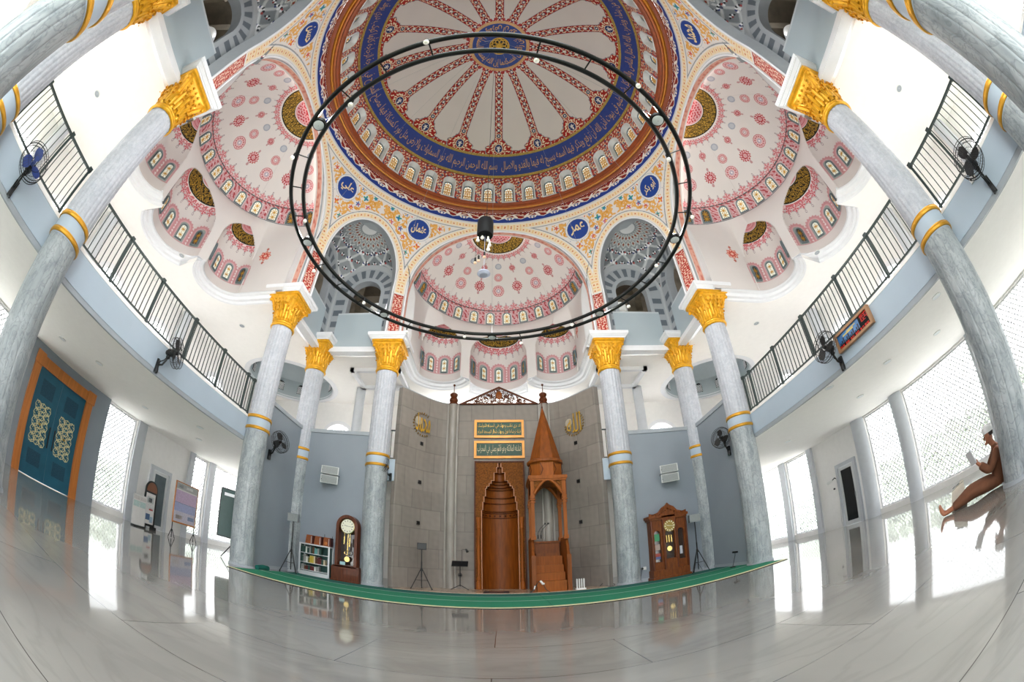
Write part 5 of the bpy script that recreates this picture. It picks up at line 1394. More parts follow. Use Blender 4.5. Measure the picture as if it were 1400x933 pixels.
mb = MB(); mb.bx(-.36, .36, .95, 1.25, 1.1, 1.2); mb.bx(-.40, .40, 1.22, 1.28, 1.1, 1.56); mb.bx(-.43, .43, 1.18, 1.32, 1.54, 1.6); mb.build('seat', M['wood_mid'], mn, smooth=0)
t = T('gooseneck_microphones', 'pair of thin gooseneck microphones inside the pulpit', 'microphone', (1.12, 6.7, 1.66), kind='thing')
for i, d in enumerate((0, .09)):
    mb = MB(); mb.tube([(d, 0, 0), (d * 1.0, 0, .15), (d + .06, 0, .28), (d + .2, 0, .42)], .008, 6); mb.sphere((d + .22, 0, .44), .03, n=8, m=6); mb.cyl((d, 0, -.02), (d, 0, .1), .02, n=8); mb.build('microphone', M['black'], t)
# ================================================================== clocks, bookcase, quran boxes
WC = mat('clock_wood', '#5b2b12', .4, var=.3, scale=4, stretch=(6, 6, .6), coat=.1, spec=.3); WC2 = mat('carved_clock_wood', '#713a12', .45, var=.35, scale=7, stretch=(4, 4, .8), spec=.25)
def hands(mb, cx, cz, r, y, h, m_):
    for a, l, w in ((h, r * .55, .012), (m_, r * .8, .008)):
        mb.box((0, 0, l / 2), (w, .004, l), 0, tr(cx, y, cz) @ rot('Y', a))
t = T('longcase_clock', 'round-topped dark wooden longcase clock with a white dial beside the bookcase', 'clock', (-4.42, 6.2, 0), kind='thing')
mb = MB(); mb.bx(-.44, .44, -.13, .2, 0, .46); mb.bx(-.46, .46, -.15, .2, 0, .06); mb.bx(-.42, .42, -.11, .2, .44, .5); mb.build('plinth', WC, t, smooth=0)
mb = MB(); mb.plate(archpts(0, .46, 1.74, .345, 20), [archpts(0, .52, 1.74, .255, 20)], -.2, .11, XZ); mb.build('case', WC, t, smooth=0)
mb = MB(); mb.plate(archpts(0, .5, 1.74, .3, 20), [], -.19, -.15, XZ); mb.build('back_board', M['glass_clock'], t, smooth=0)
mb = MB(); mb.cyl((0, -.03, 1.74), (0, -.05, 1.74), .215, n=36); d = mb.build('dial', M['clock_white'], t)
mb = MB()
for k in range(12): mb.box((0, 0, .165), (.018, .004, .035), 0, tr(0, -.053, 1.74) @ rot('Y', 30 * k))
hands(mb, 0, 1.74, .2, -.055, 285, 95); mb.build('hands_and_marks', M['black'], d, smooth=0)
mb = MB().lathe([(.215, -.01), (.235, 0), (.215, .01)], 36, X=tr(0, -.045, 1.74) @ rot('X', 90)); mb.build('dial_rim', M['brass'], d)
mb = MB()
for x, z0, z1 in ((-.1, 1.18, 1.42), (.02, 1.0, 1.24), (.08, 1.12, 1.38)): mb.cyl((x, -.0, z0), (x, -.0, z1), .022, n=10); mb.cyl((x, 0, z1), (x, 0, 1.52), .004, n=5)
mb.build('weights', M['brass'], t)
mb = MB(); mb.cyl((0, .04, .86), (0, .04, 1.5), .006, n=5); mb.cyl((.0, .02, .72), (.0, .04, .72), .085, n=24); mb.tube([(.09 * math.cos(a) , .03, .92 + .07 * math.sin(a)) for a in np.linspace(0, 2 * PI, 15)[:-1]], .012, 5, True); mb.build('pendulum', M['brass'], t)
mb = MB().box((-.1, -.08, .58), (.17, .01, .1)); mb.build('pale_card', mat('pale_teal_card', '#9fc2c8', .5), t)
t = T('carved_clock', 'large carved reddish wooden display clock with a crested top and glazed sides', 'clock', (4.9, 6.16, 0), kind='thing')
mb = MB(); mb.bx(-.62, .62, -.22, .24, 0, .08); mb.bx(-.58, .58, -.19, .24, .08, .3); mb.build('plinth', WC2, t, smooth=0)
mb = MB(); mb.bx(-.55, .55, -.02, .24, .3, 1.86); mb.plate(rect(-.55, -.2, .3, 1.9), [archpts(-.38, .55, 1.42, .1, 10)], .0, .14, XZ); mb.plate(rect(.2, .55, .3, 1.9), [archpts(.38, .55, 1.42, .1, 10)], .0, .14, XZ)
mb.plate(rect(-.21, .21, .3, 1.95), [archpts(0, .62, 1.38, .155, 12)], .0, .19, XZ); mb.build('case', WC2, t, smooth=0)
mb = MB(); mb.plate(archpts(0, .6, 1.38, .165, 12), [], .03, .05, XZ); mb.plate(archpts(-.38, .53, 1.42, .11, 10), [], .03, .05, XZ); mb.plate(archpts(.38, .53, 1.42, .11, 10), [], .03, .05, XZ); mb.build('glazing', M['glass_clock'], t, smooth=0)
mb = MB(); mb.bx(-.6, .6, -.2, .24, 1.84, 1.9); mb.bx(-.64, -.22, -.22, .24, 1.9, 1.98); mb.bx(.22, .64, -.22, .24, 1.9, 1.98)
mb.plate([(-.6, 1.9), (.6, 1.9), (.6, 2.06), (.5, 2.02), (.3, 2.08), (.2, 2.2), (.08, 2.26), (0, 2.34), (-.08, 2.26), (-.2, 2.2), (-.3, 2.08), (-.5, 2.02), (-.6, 2.06)], [], .12, .19, XZ)
for k in range(-5, 6): mb.sphere((k * .1, -.2, 2.0 + .17 * max(0, 1 - abs(k) / 3.2)), .035, n=8, m=6)
mb.build('crest', WC2, t, smooth=40)
mb = MB()
for s in (-1, 1):
    for x in (.2, .56): mb.cyl((s * x, -.17, .3), (s * x, -.17, 1.84), .03, n=10)
mb.build('turned_posts', WC, t)
mb = MB().cyl((0, -.2, 1.62), (0, -.215, 1.62), .18, n=36); d = mb.build('dial', mat('gold_dial', '#8f7c3e', .35, .5, var=.15), t)
mb = MB()
for k in range(12): mb.box((0, 0, .14), (.022, .004, .045), 0, tr(0, -.218, 1.62) @ rot('Y', 30 * k))
hands(mb, 0, 1.62, .17, -.22, 285, 95); mb.build('hands_and_marks', M['clock_white'], d, smooth=0)
mb = MB()
for x in (-.08, 0, .08): mb.cyl((x, -.08, 1.12), (x, -.08, 1.34), .025, n=10)
mb.build('weights', M['brass'], t)
mb = MB().cyl((0, -.08, .92), (0, -.095, .92), .08, n=20); mb.cyl((0, -.08, .95), (0, -.08, 1.2), .005, n=5); mb.build('pendulum', M['brass'], t)
for nm, c, z0, z1 in (('green_box', '#3f9468', 1.2, 1.42), ('pale_box', '#b29f96', .92, 1.1), ('red_box', '#a3463e', .72, .82), ('blue_box', '#53608f', .64, .72)):
    mb = MB().bx(-.46, -.3, -.075, -.055, z0, z1); mb.build('shelf_item', mat(nm, c, .5), t, smooth=0)
mb = MB().bx(.34, .42, -.075, -.055, .7, .95); mb.build('shelf_item', mat('white_item', '#c9ccd6', .5), t, smooth=0)

bc = T('bookcase', 'low white glass-fronted bookcase with three shelves of books beside the longcase clock', 'bookcase', (-5.44, 6.2, 0), kind='thing')
mb = MB()
for x in (-.5, .5):
    for y in (-.14, .16): mb.bx(x - .025, x + .025, y - .02, y + .02, 0, 1.0)
for z in (.0, .98): mb.bx(-.52, .52, -.16, .18, z, z + .04)
mb.bx(-.5, .5, -.15, -.13, .02, .14); mb.build('frame', M['alu'], bc, smooth=0)
for z in (.16, .40, .70): mb = MB().bx(-.48, .48, -.14, .16, z, z + .018); mb.build('shelf', M['alu'], bc, smooth=0)
mb = MB().bx(-.5, .5, .15, .165, .0, 1.0); mb.bx(-.495, -.485, -.12, .15, .04, .98); mb.bx(.485, .495, -.12, .15, .04, .98); mb.build('glass_panels', mat('bookcase_glass', '#3c5854', .1, var=.1), bc, smooth=0)
ORD = ['first', 'second', 'third', 'fourth', 'fifth', 'sixth', 'seventh', 'eighth', 'ninth', 'tenth', 'eleventh', 'twelfth']
BC = [('dark green', '#24433a'), ('brown', '#5a3a26'), ('white', '#d2d3cc'), ('teal', '#5f9a98'), ('yellow', '#b9a33a'), ('grey', '#8a8c88'), ('dark red', '#5d2020'), ('cream', '#cfc0a0'), ('olive', '#6b6a3a')]
for c, h in BC: mat('book_' + c.replace(' ', '_'), h, .6, var=.1)
rg = random.Random(11)
LAY = {('top', .718): [0, 0, 2, 0, 5, 0, 1, 3, 3, 5, 0], ('middle', .418): [0, 5, 2, 8, 4, 4, 7, 1, 6, 6, 0, 7], ('bottom', .178): [5, 5, 1, 6, 0, 6, 6, 2, 5, 5]}
for (sn, z), ks in LAY.items():
    x = -5.44 - .46
    for i, k in enumerate(ks):
        w = rg.uniform(.04, .075); h = rg.uniform(.15, .24) if sn != 'bottom' else rg.uniform(.12, .18)
        t = T('book', f'{BC[k][0]} book standing {ORD[i]} from the left on the {sn} shelf of the white bookcase', 'book', (x + w / 2, 6.2, z), group=f'books on the {sn} shelf of the bookcase', kind='thing')
        mb = MB().bx(-w / 2, w / 2, -.09, .06, 0, h); mb.build('cover', bpy.data.materials['book_' + BC[k][0].replace(' ', '_')], t, smooth=0)
        mb = MB().bx(-w / 2 + .005, w / 2 - .005, -.085, .065, .004, h + .002); mb.build('pages', M['paper'], t, smooth=0)
        x += w + rg.uniform(.004, .014)
LB_ = mat('leather_box', '#8a4a22', .45, var=.15); LB2 = mat('leather_dark', '#4d1f17', .5, var=.1)
for i, (x, nm) in enumerate(((-5.66, 'leftmost'), (-5.36, 'middle'), (-5.06, 'rightmost'))):
    t = T('book_box', f'brown slanted book box on the white bookcase, {nm} of three', 'box', (x, 6.2, 1.02), kind='thing', group='brown book boxes on the bookcase')
    mb = MB(); mb.plate([(-.1, 0), (.12, 0), (.12, .26), (-.02, .28)], [], -.13, .10, Matrix(((0, 0, 1, 0), (1, 0, 0, 0), (0, 1, 0, 0), (0, 0, 0, 1)))); mb.build('box', LB_, t, smooth=0)
    mb = MB(); mb.bx(.1, .13, -.1, .12, 0, .275); mb.build('spine', LB2, t, smooth=0)
    mb = MB().bx(.075, .085, -.115, -.1, .02, .24); mb.build('pale_strip', M['paper'], t, smooth=0)
    if i == 2:
        mb = MB().cyl((-.02, -.09, .09), (-.02, -.115, .09), .05, n=16); mb.build('round_knob', M['door_wood'], t)
        mb = MB(); mb.tube([(-.12, .02, .26), (-.13, .02, .37)], .008, 5); mb.tube([(.13, .02, .26), (.14, .02, .34)], .008, 5); mb.build('wire_handle', M['black'], t)
# ================================================================== speakers, stands
for s, x0 in ((-1, -5.17), (1, 5.19)):
    t = T('stacked_loudspeaker', f'pair of stacked pale loudspeakers hung on the blue-grey wall at the {"left" if s < 0 else "right"}', 'loudspeaker', (x0, 6.2, 3.27), kind='thing')
    t.rotation_euler = (0, 0, R_(18 * -s))
    for k in (-1, 1):
        mb = MB(); Xk = tr(0, 0, k * .135) @ rot('X', -6 * k)
        mb.plate([(-.28, -.14), (.28, -.14), (.2, .1), (-.2, .1)], [], -.125, .125, Xk); cab = mb.build('cabinet', M['speaker_white'], t, smooth=0)
        mb = MB().box((0, -.145, 0), (.5, .012, .215), 0, Xk); mb.build('grille', M['speaker_grille'], cab, smooth=0)
        mb = MB().cyl((-.24 , -.148, -.02), (-.24, -.156, -.02), .014, n=8, X=Xk); mb.build('badge', M['black'], cab)
    mb = MB(); mb.bx(-.23, .23, .08, .1, -.2, .2); mb.bx(-.05, .05, .06, .14, -.05, .05); mb.box((.3 * s * -1, -.02, 0), (.02, .15, .03)); mb.tube([(-.2, -.05, .27), (-.18, .02, .3)], .012, 5); mb.tube([(.2, -.05, .27), (.18, .02, .3)], .012, 5); mb.build('bracket', M['black'], t, smooth=0)
def tripod(t, h, spread, hub, m=None):
    m = m or M['black']
    mb = MB(); mb.cyl((0, 0, .1), (0, 0, h), .016, n=10); mb.cyl((0, 0, hub - .25), (0, 0, hub + .25), .022, n=10); mb.cyl((0, 0, hub - .05), (0, 0, hub + .04), .035, n=10); mb.build('pole', m, t)
    for k in range(3):
        a = R_(210 + 120 * k); c, s_ = math.cos(a), math.sin(a)
        mb = MB(); mb.cyl((.03 * c, .03 * s_, hub), (spread * c, spread * s_, .015), .014, n=8); mb.cyl((.02 * c, .02 * s_, hub * .45), (spread * .55 * c, spread * .55 * s_, hub * .47), .008, n=6); lg = mb.build('leg', m, t)
        mb = MB().sphere((spread * c, spread * s_, .02), .022, n=8, m=6); mb.build('rubber_foot', M['black_matte'], lg)
for s, x, y in ((-1, -6.0, 5.62), (1, 5.72, 5.9)):
    t = T('floor_stand_speaker', f'small grey box speaker on a tall black tripod before the front {"left" if s < 0 else "right"} corner column', 'speaker', (x, y, 0), kind='thing')
    tripod(t, 1.6, .33, .7)
    mb = MB(); mb.plate(rect(-.17, .17, -.12, .12), [], -.1, .1, tr(0, 0, 1.72) @ rot('Z', -12 * s) @ XZ); b = mb.build('speaker_box', M['grey_metal'], t, smooth=0)
    mb = MB(); mb.plate(rect(-.15, .15, -.1, .1), [], .1, .108, tr(0, 0, 1.72) @ rot('Z', -12 * s) @ XZ); mb.build('grille', M['speaker_grille'], b, smooth=0)
    mb = MB(); mb.tube([(.1, -.02, .0 + .02), (.15, .05, .06), (.05, .12, .3), (.02, .03, .9), (.02, .03, 1.6)], .006, 5); mb.build('cable', M['black'], t)
t = T('tripod_loudspeaker', 'black loudspeaker on a tripod before the left stone wing', 'speaker', (-2.32, 7.0, 0), kind='thing'); t.rotation_euler = (0, 0, R_(10))
tripod(t, 1.28, .36, .64)
mb = MB(); mb.plate([(-.14, -.11), (.14, -.11), (.1, .11), (-.1, .11)], [], -.1, .11, tr(0, 0, 1.37)); b = mb.build('cabinet', M['black_matte'], t, smooth=0)
mb = MB().box((0, -.118, 1.375), (.25, .015, .18)); mb.build('grille', M['black'], b)
t = T('music_stand', 'black music stand with a reading lamp left of the mihrab', 'stand', (-1.23, 7.6, 0), kind='thing')
mb = MB().cyl((0, 0, .12), (0, 0, .85), .016, n=10); mb.sphere((0, 0, .5), .05, n=10, m=8); mb.tube([(.06 * math.cos(a), 0, .5 + .07 * math.sin(a)) for a in np.linspace(0, 2 * PI, 13)[:-1]], .008, 5, True); mb.build('pole', M['black'], t)
for k in range(3):
    a = R_(-20 + 110 * k if k != 1 else 200); mb = MB().cyl((0, 0, .17), (.3 * math.cos(a), .3 * math.sin(a), .015), .012, n=8); mb.build('leg', M['black'], t)
mb = MB().box((0, 0, 0), (.5, .02, .26), 0, tr(0, -.02, .88) @ rot('X', -50)); mb.bx(-.25, .25, -.16, -.09, .79, .81); mb.build('desk', M['black_matte'], t, smooth=0)
mb = MB(); mb.tube([(.05, 0, .9), (.05, 0, 1.34), (.08, 0, 1.36), (.2, 0, 1.36)], .007, 6); mb.cyl((.18, 0, 1.37), (.24, -.02, 1.27), .025, .045, 10); mb.build('reading_lamp', M['black'], t)
t = T('microphone_stand', 'slim black microphone stand before the right stone wing', 'microphone stand', (3.08, 6.95, 0), kind='thing')
mb = MB().cyl((0, 0, .1), (0, 0, 1.2), .012, n=8); mb.cyl((0, 0, .6), (0, 0, .75), .018, n=8); mb.cyl((0, 0, 1.1), (0, 0, 1.16), .022, n=8); mb.build('pole', M['black'], t)
for k in range(3): a = R_(-10 + 120 * k); mb = MB().cyl((0, 0, .14), (.32 * math.cos(a), .32 * math.sin(a), .012), .01, n=6); mb.build('leg', M['black'], t)
mb = MB().cyl((0, 0, 1.2), (0, -.03, 1.5), .017, n=8); mb.sphere((0, -.035, 1.53), .035, n=10, m=8); mb.build('microphone', M['black_matte'], t)
t = T('shoe_rack', 'small white wire rack on the floor right of the pulpit', 'rack', (2.25, 6.35, 0), kind='thing')
mb = MB(); mb.bx(-.14, .14, -.1, .12, .0, .05)
mb.build('base', M['white_plastic'], t)
for k in range(4): mb = MB(); x = -.1 + .066 * k; mb.tube([(x - .02, -.05, .04), (x - .02, -.05, .33), (x - .01, -.05, .35), (x, -.05, .33), (x, -.05, .04)], .009, 5); mb.build('wire_loop', M['white_plastic'], t)
t = T('doormat', 'dark red-brown mat on the floor in front of the mihrab', 'mat', (-.1, 6.62, .015), kind='thing')
mb = MB().bx(-.36, .36, -.3, .3, 0, .02); mb.build('border', mat('mat_dark', '#33201c', .95, var=.2, scale=30), t); mb = MB().bx(-.2, .2, -.27, .27, .018, .024); mb.build('field', mat('mat_brown', '#5d3426', .95, var=.3, scale=40), t)
t = T('reading_lamp', 'small pale-headed lamp with tangled cable at the left foot of the pulpit', 'lamp', (1.05, 6.14, 0), kind='thing')
mb = MB(); mb.tube([(-.2, 0, .02), (-.1, 0, .2), (0, 0, .34), (.1, -.02, .32), (.2, -.05, .1), (.3, -.06, .02)], .01, 6); mb.tube([(-.25, .02, .02), (-.12, .03, .1), (-.03, 0, .3)], .012, 6); mb.build('bent_cable', M['black'], t)
mb = MB().sphere((.12, -.04, .28), .05, n=12, m=8, sz=.7); mb.cyl((.05, -.02, .37), (.1, -.04, .3), .03, n=10); mb.build('lamp_head', M['white_plastic'], t)
mb = MB().box((-.15, .0, .14), (.03, .03, .1), 0, rot('Y', 15)); mb.build('plug', M['white_plastic'], t)
t = T('wall_socket', 'white wall socket with a black plug beside the carved clock', 'socket', (4.16, 6.39, .42), kind='thing')
mb = MB().box((.03, 0, 0), (.09, .02, .1)); mb.build('plate', M['white_plastic'], t); mb = MB().cyl((-.06, -.01, 0), (-.06, -.05, 0), .035, n=12); mb.tube([(-.07, -.02, -.03), (-.1, -.02, -.2), (-.2, -.04, -.38)], .006, 5); mb.build('plug', M['black'], t)
t = T('floor_microphone', 'small black microphone on a short bent stand at the foot of the right column', 'microphone', (6.12, 4.55, .016), kind='thing')
mb = MB(); mb.lathe([(.09, 0), (.09, .02), (.02, .03)], 16); mb.tube([(0, 0, .02), (.04, 0, .14), (.1, 0, .32)], .009, 6); mb.build('stand', M['black'], t)
mb = MB(); mb.box((.05, 0, .43), (.17, .05, .05), 0, rot('Y', 8)); mb.tube([(.1, 0, .32), (.11, 0, .42)], .009, 6); mb.build('head', M['black_matte'], t)

# ================================================================== left aisle: doors, boards, posters
pt = MB(); pt.plate(rect(-2.0, 1.75, 0, ZS), [rect(-1.3, .74, .003, 2.86)], -.1, .1, tr(-11.58, 0, 0) @ YZ); tag(pt.build('wall_door_bay', M['blue_wall'], smooth=0), kind='structure')
d = T('door_1', 'double teal door with cream geometric lattice panels in an orange wooden frame', 'door', (-11.5, -.28, 0), kind='structure')
XD = YZ
mb = MB(); mb.plate(rect(-1.28, 1.28, 0, 3.14), [rect(-1.02, 1.02, .003, 2.86)], -.05, .12, XD)
for y in (-1.15, 1.15): mb.bx(.1, .16, y - .17, y + .17, 2.84, 3.18)
mb.build('frame', M['door_wood'], d, smooth=0)
for s in (-1, 1):
    c = s * .51
    mb = MB().bx(-.04, .02, c - .505, c + .505, .02, 2.86); lf = mb.build('door_leaf', M['teal'], d, smooth=0)
    for z0, z1 in ((2.18, 2.62), (.34, .74)):
        mb = MB().bx(.02, .035, c - .26, c + .26, z0, z1); mb.build('carved_square', M['teal_dark'], lf, smooth=0)
    mb = MB(); P = tr(.025, c, 1.46) @ YZ
    for i in range(3):
        for j in range(5):
            cx, cz = (i - 1) * .2, (j - 2) * .22
            mb.tube([(cx + .12 * math.cos(q), cz + .12 * math.sin(q), 0) for q in np.linspace(0, 2 * PI, 9)[:-1]], .011, 4, True, X=P)
            for k in range(4): mb.cyl((cx + .12 * math.cos(k * PI / 2), cz + .12 * math.sin(k * PI / 2), 0), (cx + .05 * math.cos(k * PI / 2 + .78), cz + .05 * math.sin(k * PI / 2 + .78), 0), .01, n=4, X=P)
    for k in range(-2, 3): mb.cyl((-.29, k * .22 - .1, 0), (.29, k * .22 + .12, 0), .009, n=4, X=P); mb.cyl((.29, k * .22 - .1, 0), (-.29, k * .22 + .12, 0), .009, n=4, X=P)
    mb.build('lattice_panel', M['cream'], lf)
    mb = MB().cyl((.03, c, 1.46), (.06, c, 1.46), .04, n=12); mb.build('boss', M['brass'], lf)
    mb = MB(); mb.cyl((.08, s * .1, .98), (.08, s * .1, 1.56), .022, n=8); mb.cyl((.0, s * .1, 1.05), (.08, s * .1, 1.05), .012, n=6); mb.cyl((.0, s * .1, 1.5), (.08, s * .1, 1.5), .012, n=6); mb.build('pull_handle', M['black'], lf)
DG = mat('grey_glass', '#59656b', .12, var=.15, scale=3)
def glassdoor(nm, x, y0, y1, h, lb, s, dark):
    d = T(nm, lb, 'door', (x, (y0 + y1) / 2, 0), kind='structure'); w = (y1 - y0) / 2
    mb = MB(); mb.plate(rect(-w - .1, w + .1, 0, h + .12), [rect(-w + .02, w - .02, .003, h - .02)], -.06, .06, YZ); mb.build('frame', M['pilaster'], d, smooth=0)
    mb = MB(); mb.plate(rect(-w + .03, w - .03, .01, h - .03), [rect(-w + .15, w - .13, .16, h - .14)], -.03, .03, YZ); lf = mb.build('door_leaf', M['alu'], d, smooth=0)
    mb = MB(); mb.plate(rect(-w + .14, w - .12, .15, h - .13), [], -.01, .01, YZ); mb.build('glass', M['glass_dark'] if dark else DG, lf, smooth=0)
    mb = MB(); mb.cyl((-s * .05, -w * .7, .95), (-s * .05, -w * .7, 1.1), .02, n=8); mb.build('handle', M['grey_metal'], lf)
    return d
glassdoor('door_2', -11.55, 4.42, 5.32, 2.1, 'white aluminium glass door in the left aisle behind the black poster stand', -1, False)
dd = glassdoor('door_3', 11.55, 4.2, 5.06, 2.16, 'white aluminium glass door in the right aisle with a dark pane', 1, True)
t = T('wall_lamp', 'small white wall lamp with a black switch beside the right glass door', 'lamp', (11.46, 5.32, 1.76), kind='thing')
mb = MB(); mb.tube([(0, -.15, .06), (-.04, -.12, .1), (-.06, 0, .05)], .02, 6); mb.build('arm', M['black'], t); mb = MB().cyl((-.06, -.02, .05), (-.08, .26, 0), .04, .05, n=12); mb.build('head', M['white_plastic'], t)
mb = MB().cyl((.03, .02, -.28), (-.02, .02, -.28), .035, n=12); mb.build('switch', M['black'], t); mb = MB().tube([(.02, -.16, .05), (.02, -.18, -.8), (.02, -.1, -1.5), (.02, -.16, -1.72)], .006, 5); mb.build('cable', M['grey_trim'], t)
# poster boards
def printed(nm, c, bars, w, h, X, par, base='#e6e4e2'):
    mb = MB().plate(rect(-w, w, -h, h), [], -.006, .006, X); o = mb.build(nm, mat(nm + '_paper_' + par.name.replace('.', ''), base, .5, var=.03), par, smooth=0)
    for i, (a, b, c0, d0, col) in enumerate(bars):
        mb = MB().plate(rect(a * w, b * w, c0 * h, d0 * h), [], .006, .009, X); mb.build('print_block', mat(f'print_{par.name}_{i}'.replace('.', ''), col, .5, var=.12, scale=20), o, smooth=0)
    return o
YZm = Matrix(((0, 0, 1, 0), (1, 0, 0, 0), (0, 1, 0, 0), (0, 0, 0, 1)))
t = T('display_board', 'white notice board with pale teal panels, leftmost board by the left glass door', 'board', (-10.6, 3.22, .05), 8, kind='thing')
printed('panel', '', [(-.9, -.05, .66, .9, '#d5d2cf'), (.05, .9, .66, .9, '#d5d2cf'), (-.92, -.04, .2, .58, '#bcd3d0'), (.04, .92, .2, .58, '#bcd3d0')], .35, .48, tr(0, 0, .48) @ YZm, t)
mb = MB().bx(-.1, .1, -.25, .25, -.05, -.01); mb.build('foot', M['black'], t); mb = MB().plate(rect(-.36, .36, 0, .97), [rect(-.345, .345, .015, .955)], -.012, .012, YZm); mb.build('rim', M['alu'], t, smooth=0)
t = T('arched_stand', 'black arched poster stand with a brown rounded top in front of the left glass door', 'board', (-11.15, 4.17, 0), 5, kind='thing')
mb = MB().plate(archpts(0, .08, 1.3, .33, 14), [rect(-.27, .27, .15, 1.2)], -.025, .025, YZm); mb.build('frame', M['black'], t, smooth=0)
mb = MB().plate(archpts(0, 1.26, 1.3, .28, 14), [], .026, .034, YZm); mb.build('brown_top', mat('brown_card', '#7a4526', .5), t, smooth=0)
printed('poster', '', [(-.7, .75, .35, .8, '#c3c7c6'), (-.4, .35, .42, .7, '#3c4247'), (-.1, .7, -.1, .04, '#b93a3a'), (-.8, .2, -.75, -.35, '#4f6f9a'), (.15, .8, -.9, -.5, '#9fb6c9'), (-.7, .7, -.02, .3, '#dfe0df')], .26, .52, tr(0, 0, .68) @ YZm, t)
mb = MB(); mb.bx(-.16, .16, -.3, -.26, 0, .1); mb.bx(-.16, .16, .26, .3, 0, .1); mb.build('feet', M['black'], t)
t = T('framed_poster_stand', 'large framed pink and blue poster standing on two black legs in the left aisle', 'board', (-10.2, 5.1, 0), 4, kind='thing')
mb = MB().plate(rect(-.66, .66, .55, 1.95), [rect(-.63, .63, .6, 1.92)], -.02, .02, YZm); mb.build('frame', M['door_wood'], t, smooth=0)
printed('poster', '', [(-.97, .97, .0, .62, '#d3b9d6'), (-.97, .97, -.45, .0, '#b3b8dd'), (-.97, .97, -.98, -.45, '#d9d3e2'), (-.97, .97, -.03, .0, '#7b86ab'), (-.97, .97, .68, .98, '#b9b9b8'), (-.8, -.4, .75, .9, '#8c8f92'), (-.1, .5, .78, .92, '#e6e6e4'), (.3, .9, -.8, -.6, '#8fa3c9'), (-.8, -.2, -.85, -.65, '#c9b6a3')], .63, .66, tr(0, 0, 1.26) @ YZm, t)
for y in (-.63, .63):
    mb = MB(); mb.cyl((0, y, .55), (0, y, .02), .018, n=8); mb.cyl((.02, y, .3), (.16, y, .01), .014, n=8); mb.cyl((-.02, y, .3), (-.16, y, .01), .014, n=8); mb.build('leg', M['black'], t)
t = T('tripod_board', 'dark green board on a black tripod half hidden by the left column', 'board', (-7.55, 4.5, 0), -50, kind='thing')
mb = MB().plate(rect(-.42, .5, .62, 2.08), [rect(-.39, .47, .65, 2.05)], -.02, .02, YZm); mb.build('frame', M['black'], t, smooth=0)
mb = MB().plate(rect(-.4, .48, .63, 2.06), [], -.01, .01, YZm); mb.build('panel', M['dark_teal_board'], t, smooth=0)
mb = MB().bx(-.01, .05, -.3, .1, 1.86, 1.95); mb.build('clip', M['alu'], t)
mb = MB().cyl((-.03, .05, .1), (-.03, .05, .75), .02, n=8); mb.build('pole', M['black'], t)
for k in range(3): a = R_(30 + 120 * k); mb = MB().cyl((-.03, .05, .42), (-.03 + .3 * math.cos(a), .05 + .3 * math.sin(a), .015), .015, n=8); mb.build('leg', M['black'], t)
# drums seen through the niche arches
for i, (x, y, z, c, w) in enumerate(((-4.75, 7.15, 9.3, 'red', 'behind the striped arch of the front left niche'), (4.75, 7.15, 9.3, 'red', 'behind the striped arch of the front right niche'),
        (-7.1, -4.7, 9.3, 'green', 'in the niche at the top left edge'), (7.1, -4.7, 9.3, 'red', 'in the niche at the top right edge'))):
    t = T('storage_drum', f'white drum with {c} foot {w}', 'drum', (x, y, z), kind='thing')
    mb = MB().lathe([(.2, 0), (.24, .05), (.24, .3), (.2, .42)], 20); mb.build('foot', M[c], t); mb = MB().lathe([(.2, .4), (.3, .5), (.32, .75), (.22, .95), (.02, 1.0)], 20); mb.build('body', M['white_plastic'], t)
# ================================================================== the seated reader
def skin_mesh(name, verts, edges, rad, root, m, parent, sub=2):
    me = bpy.data.meshes.new(name); me.from_pydata(verts, edges, []); me.update()
    o = bpy.data.objects.new(name, me); COL.objects.link(o)
    sk = o.modifiers.new('skin', 'SKIN'); sk.use_smooth_shade = True
    for i, d in enumerate(me.skin_vertices[0].data):
        r = rad[i]; d.radius = (r, r) if not isinstance(r, tuple) else r
        d.use_root = (i == root)
    ss = o.modifiers.new('sub', 'SUBSURF'); ss.levels = ss.render_levels = sub
    dg = bpy.context.evaluated_depsgraph_get(); dg.update()
    m2 = bpy.data.meshes.new_from_object(o.evaluated_get(dg)); o.modifiers.clear(); o.data = m2; bpy.data.meshes.remove(me)
    m2.materials.clear(); m2.materials.append(m); m2.polygons.foreach_set('use_smooth', [True] * len(m2.polygons))
    m2.name = name; o.name = name; o.parent = parent
    return o
PZ = 25.0
man = T('person', 'person in a brown robe and white cap sitting against a column, reading a book', 'person', (6.76, -3.14, 0), PZ, kind='thing')
V, Ed, Rd = [], [], []
def pt_(p, r, par=None):
    V.append(p); Rd.append(r); i = len(V) - 1
    if par is not None: Ed.append((par, i))
    return i
pel = pt_((0, .0, .12), (.13, .11)); wa = pt_((0, -.06, .28), (.125, .10), pel); chs = pt_((0, -.085, .44), (.15, .105), wa); cl = pt_((0, -.075, .56), (.11, .085), chs)
nk = pt_((0, -.045, .64), .055, cl); n2 = pt_((0, -.01, .70), .052, nk)
hd = pt_((0, .02, .76), (.072, .085), n2); h2 = pt_((0, .03, .83), (.076, .092), hd); h3 = pt_((0, .02, .90), (.06, .075), h2)
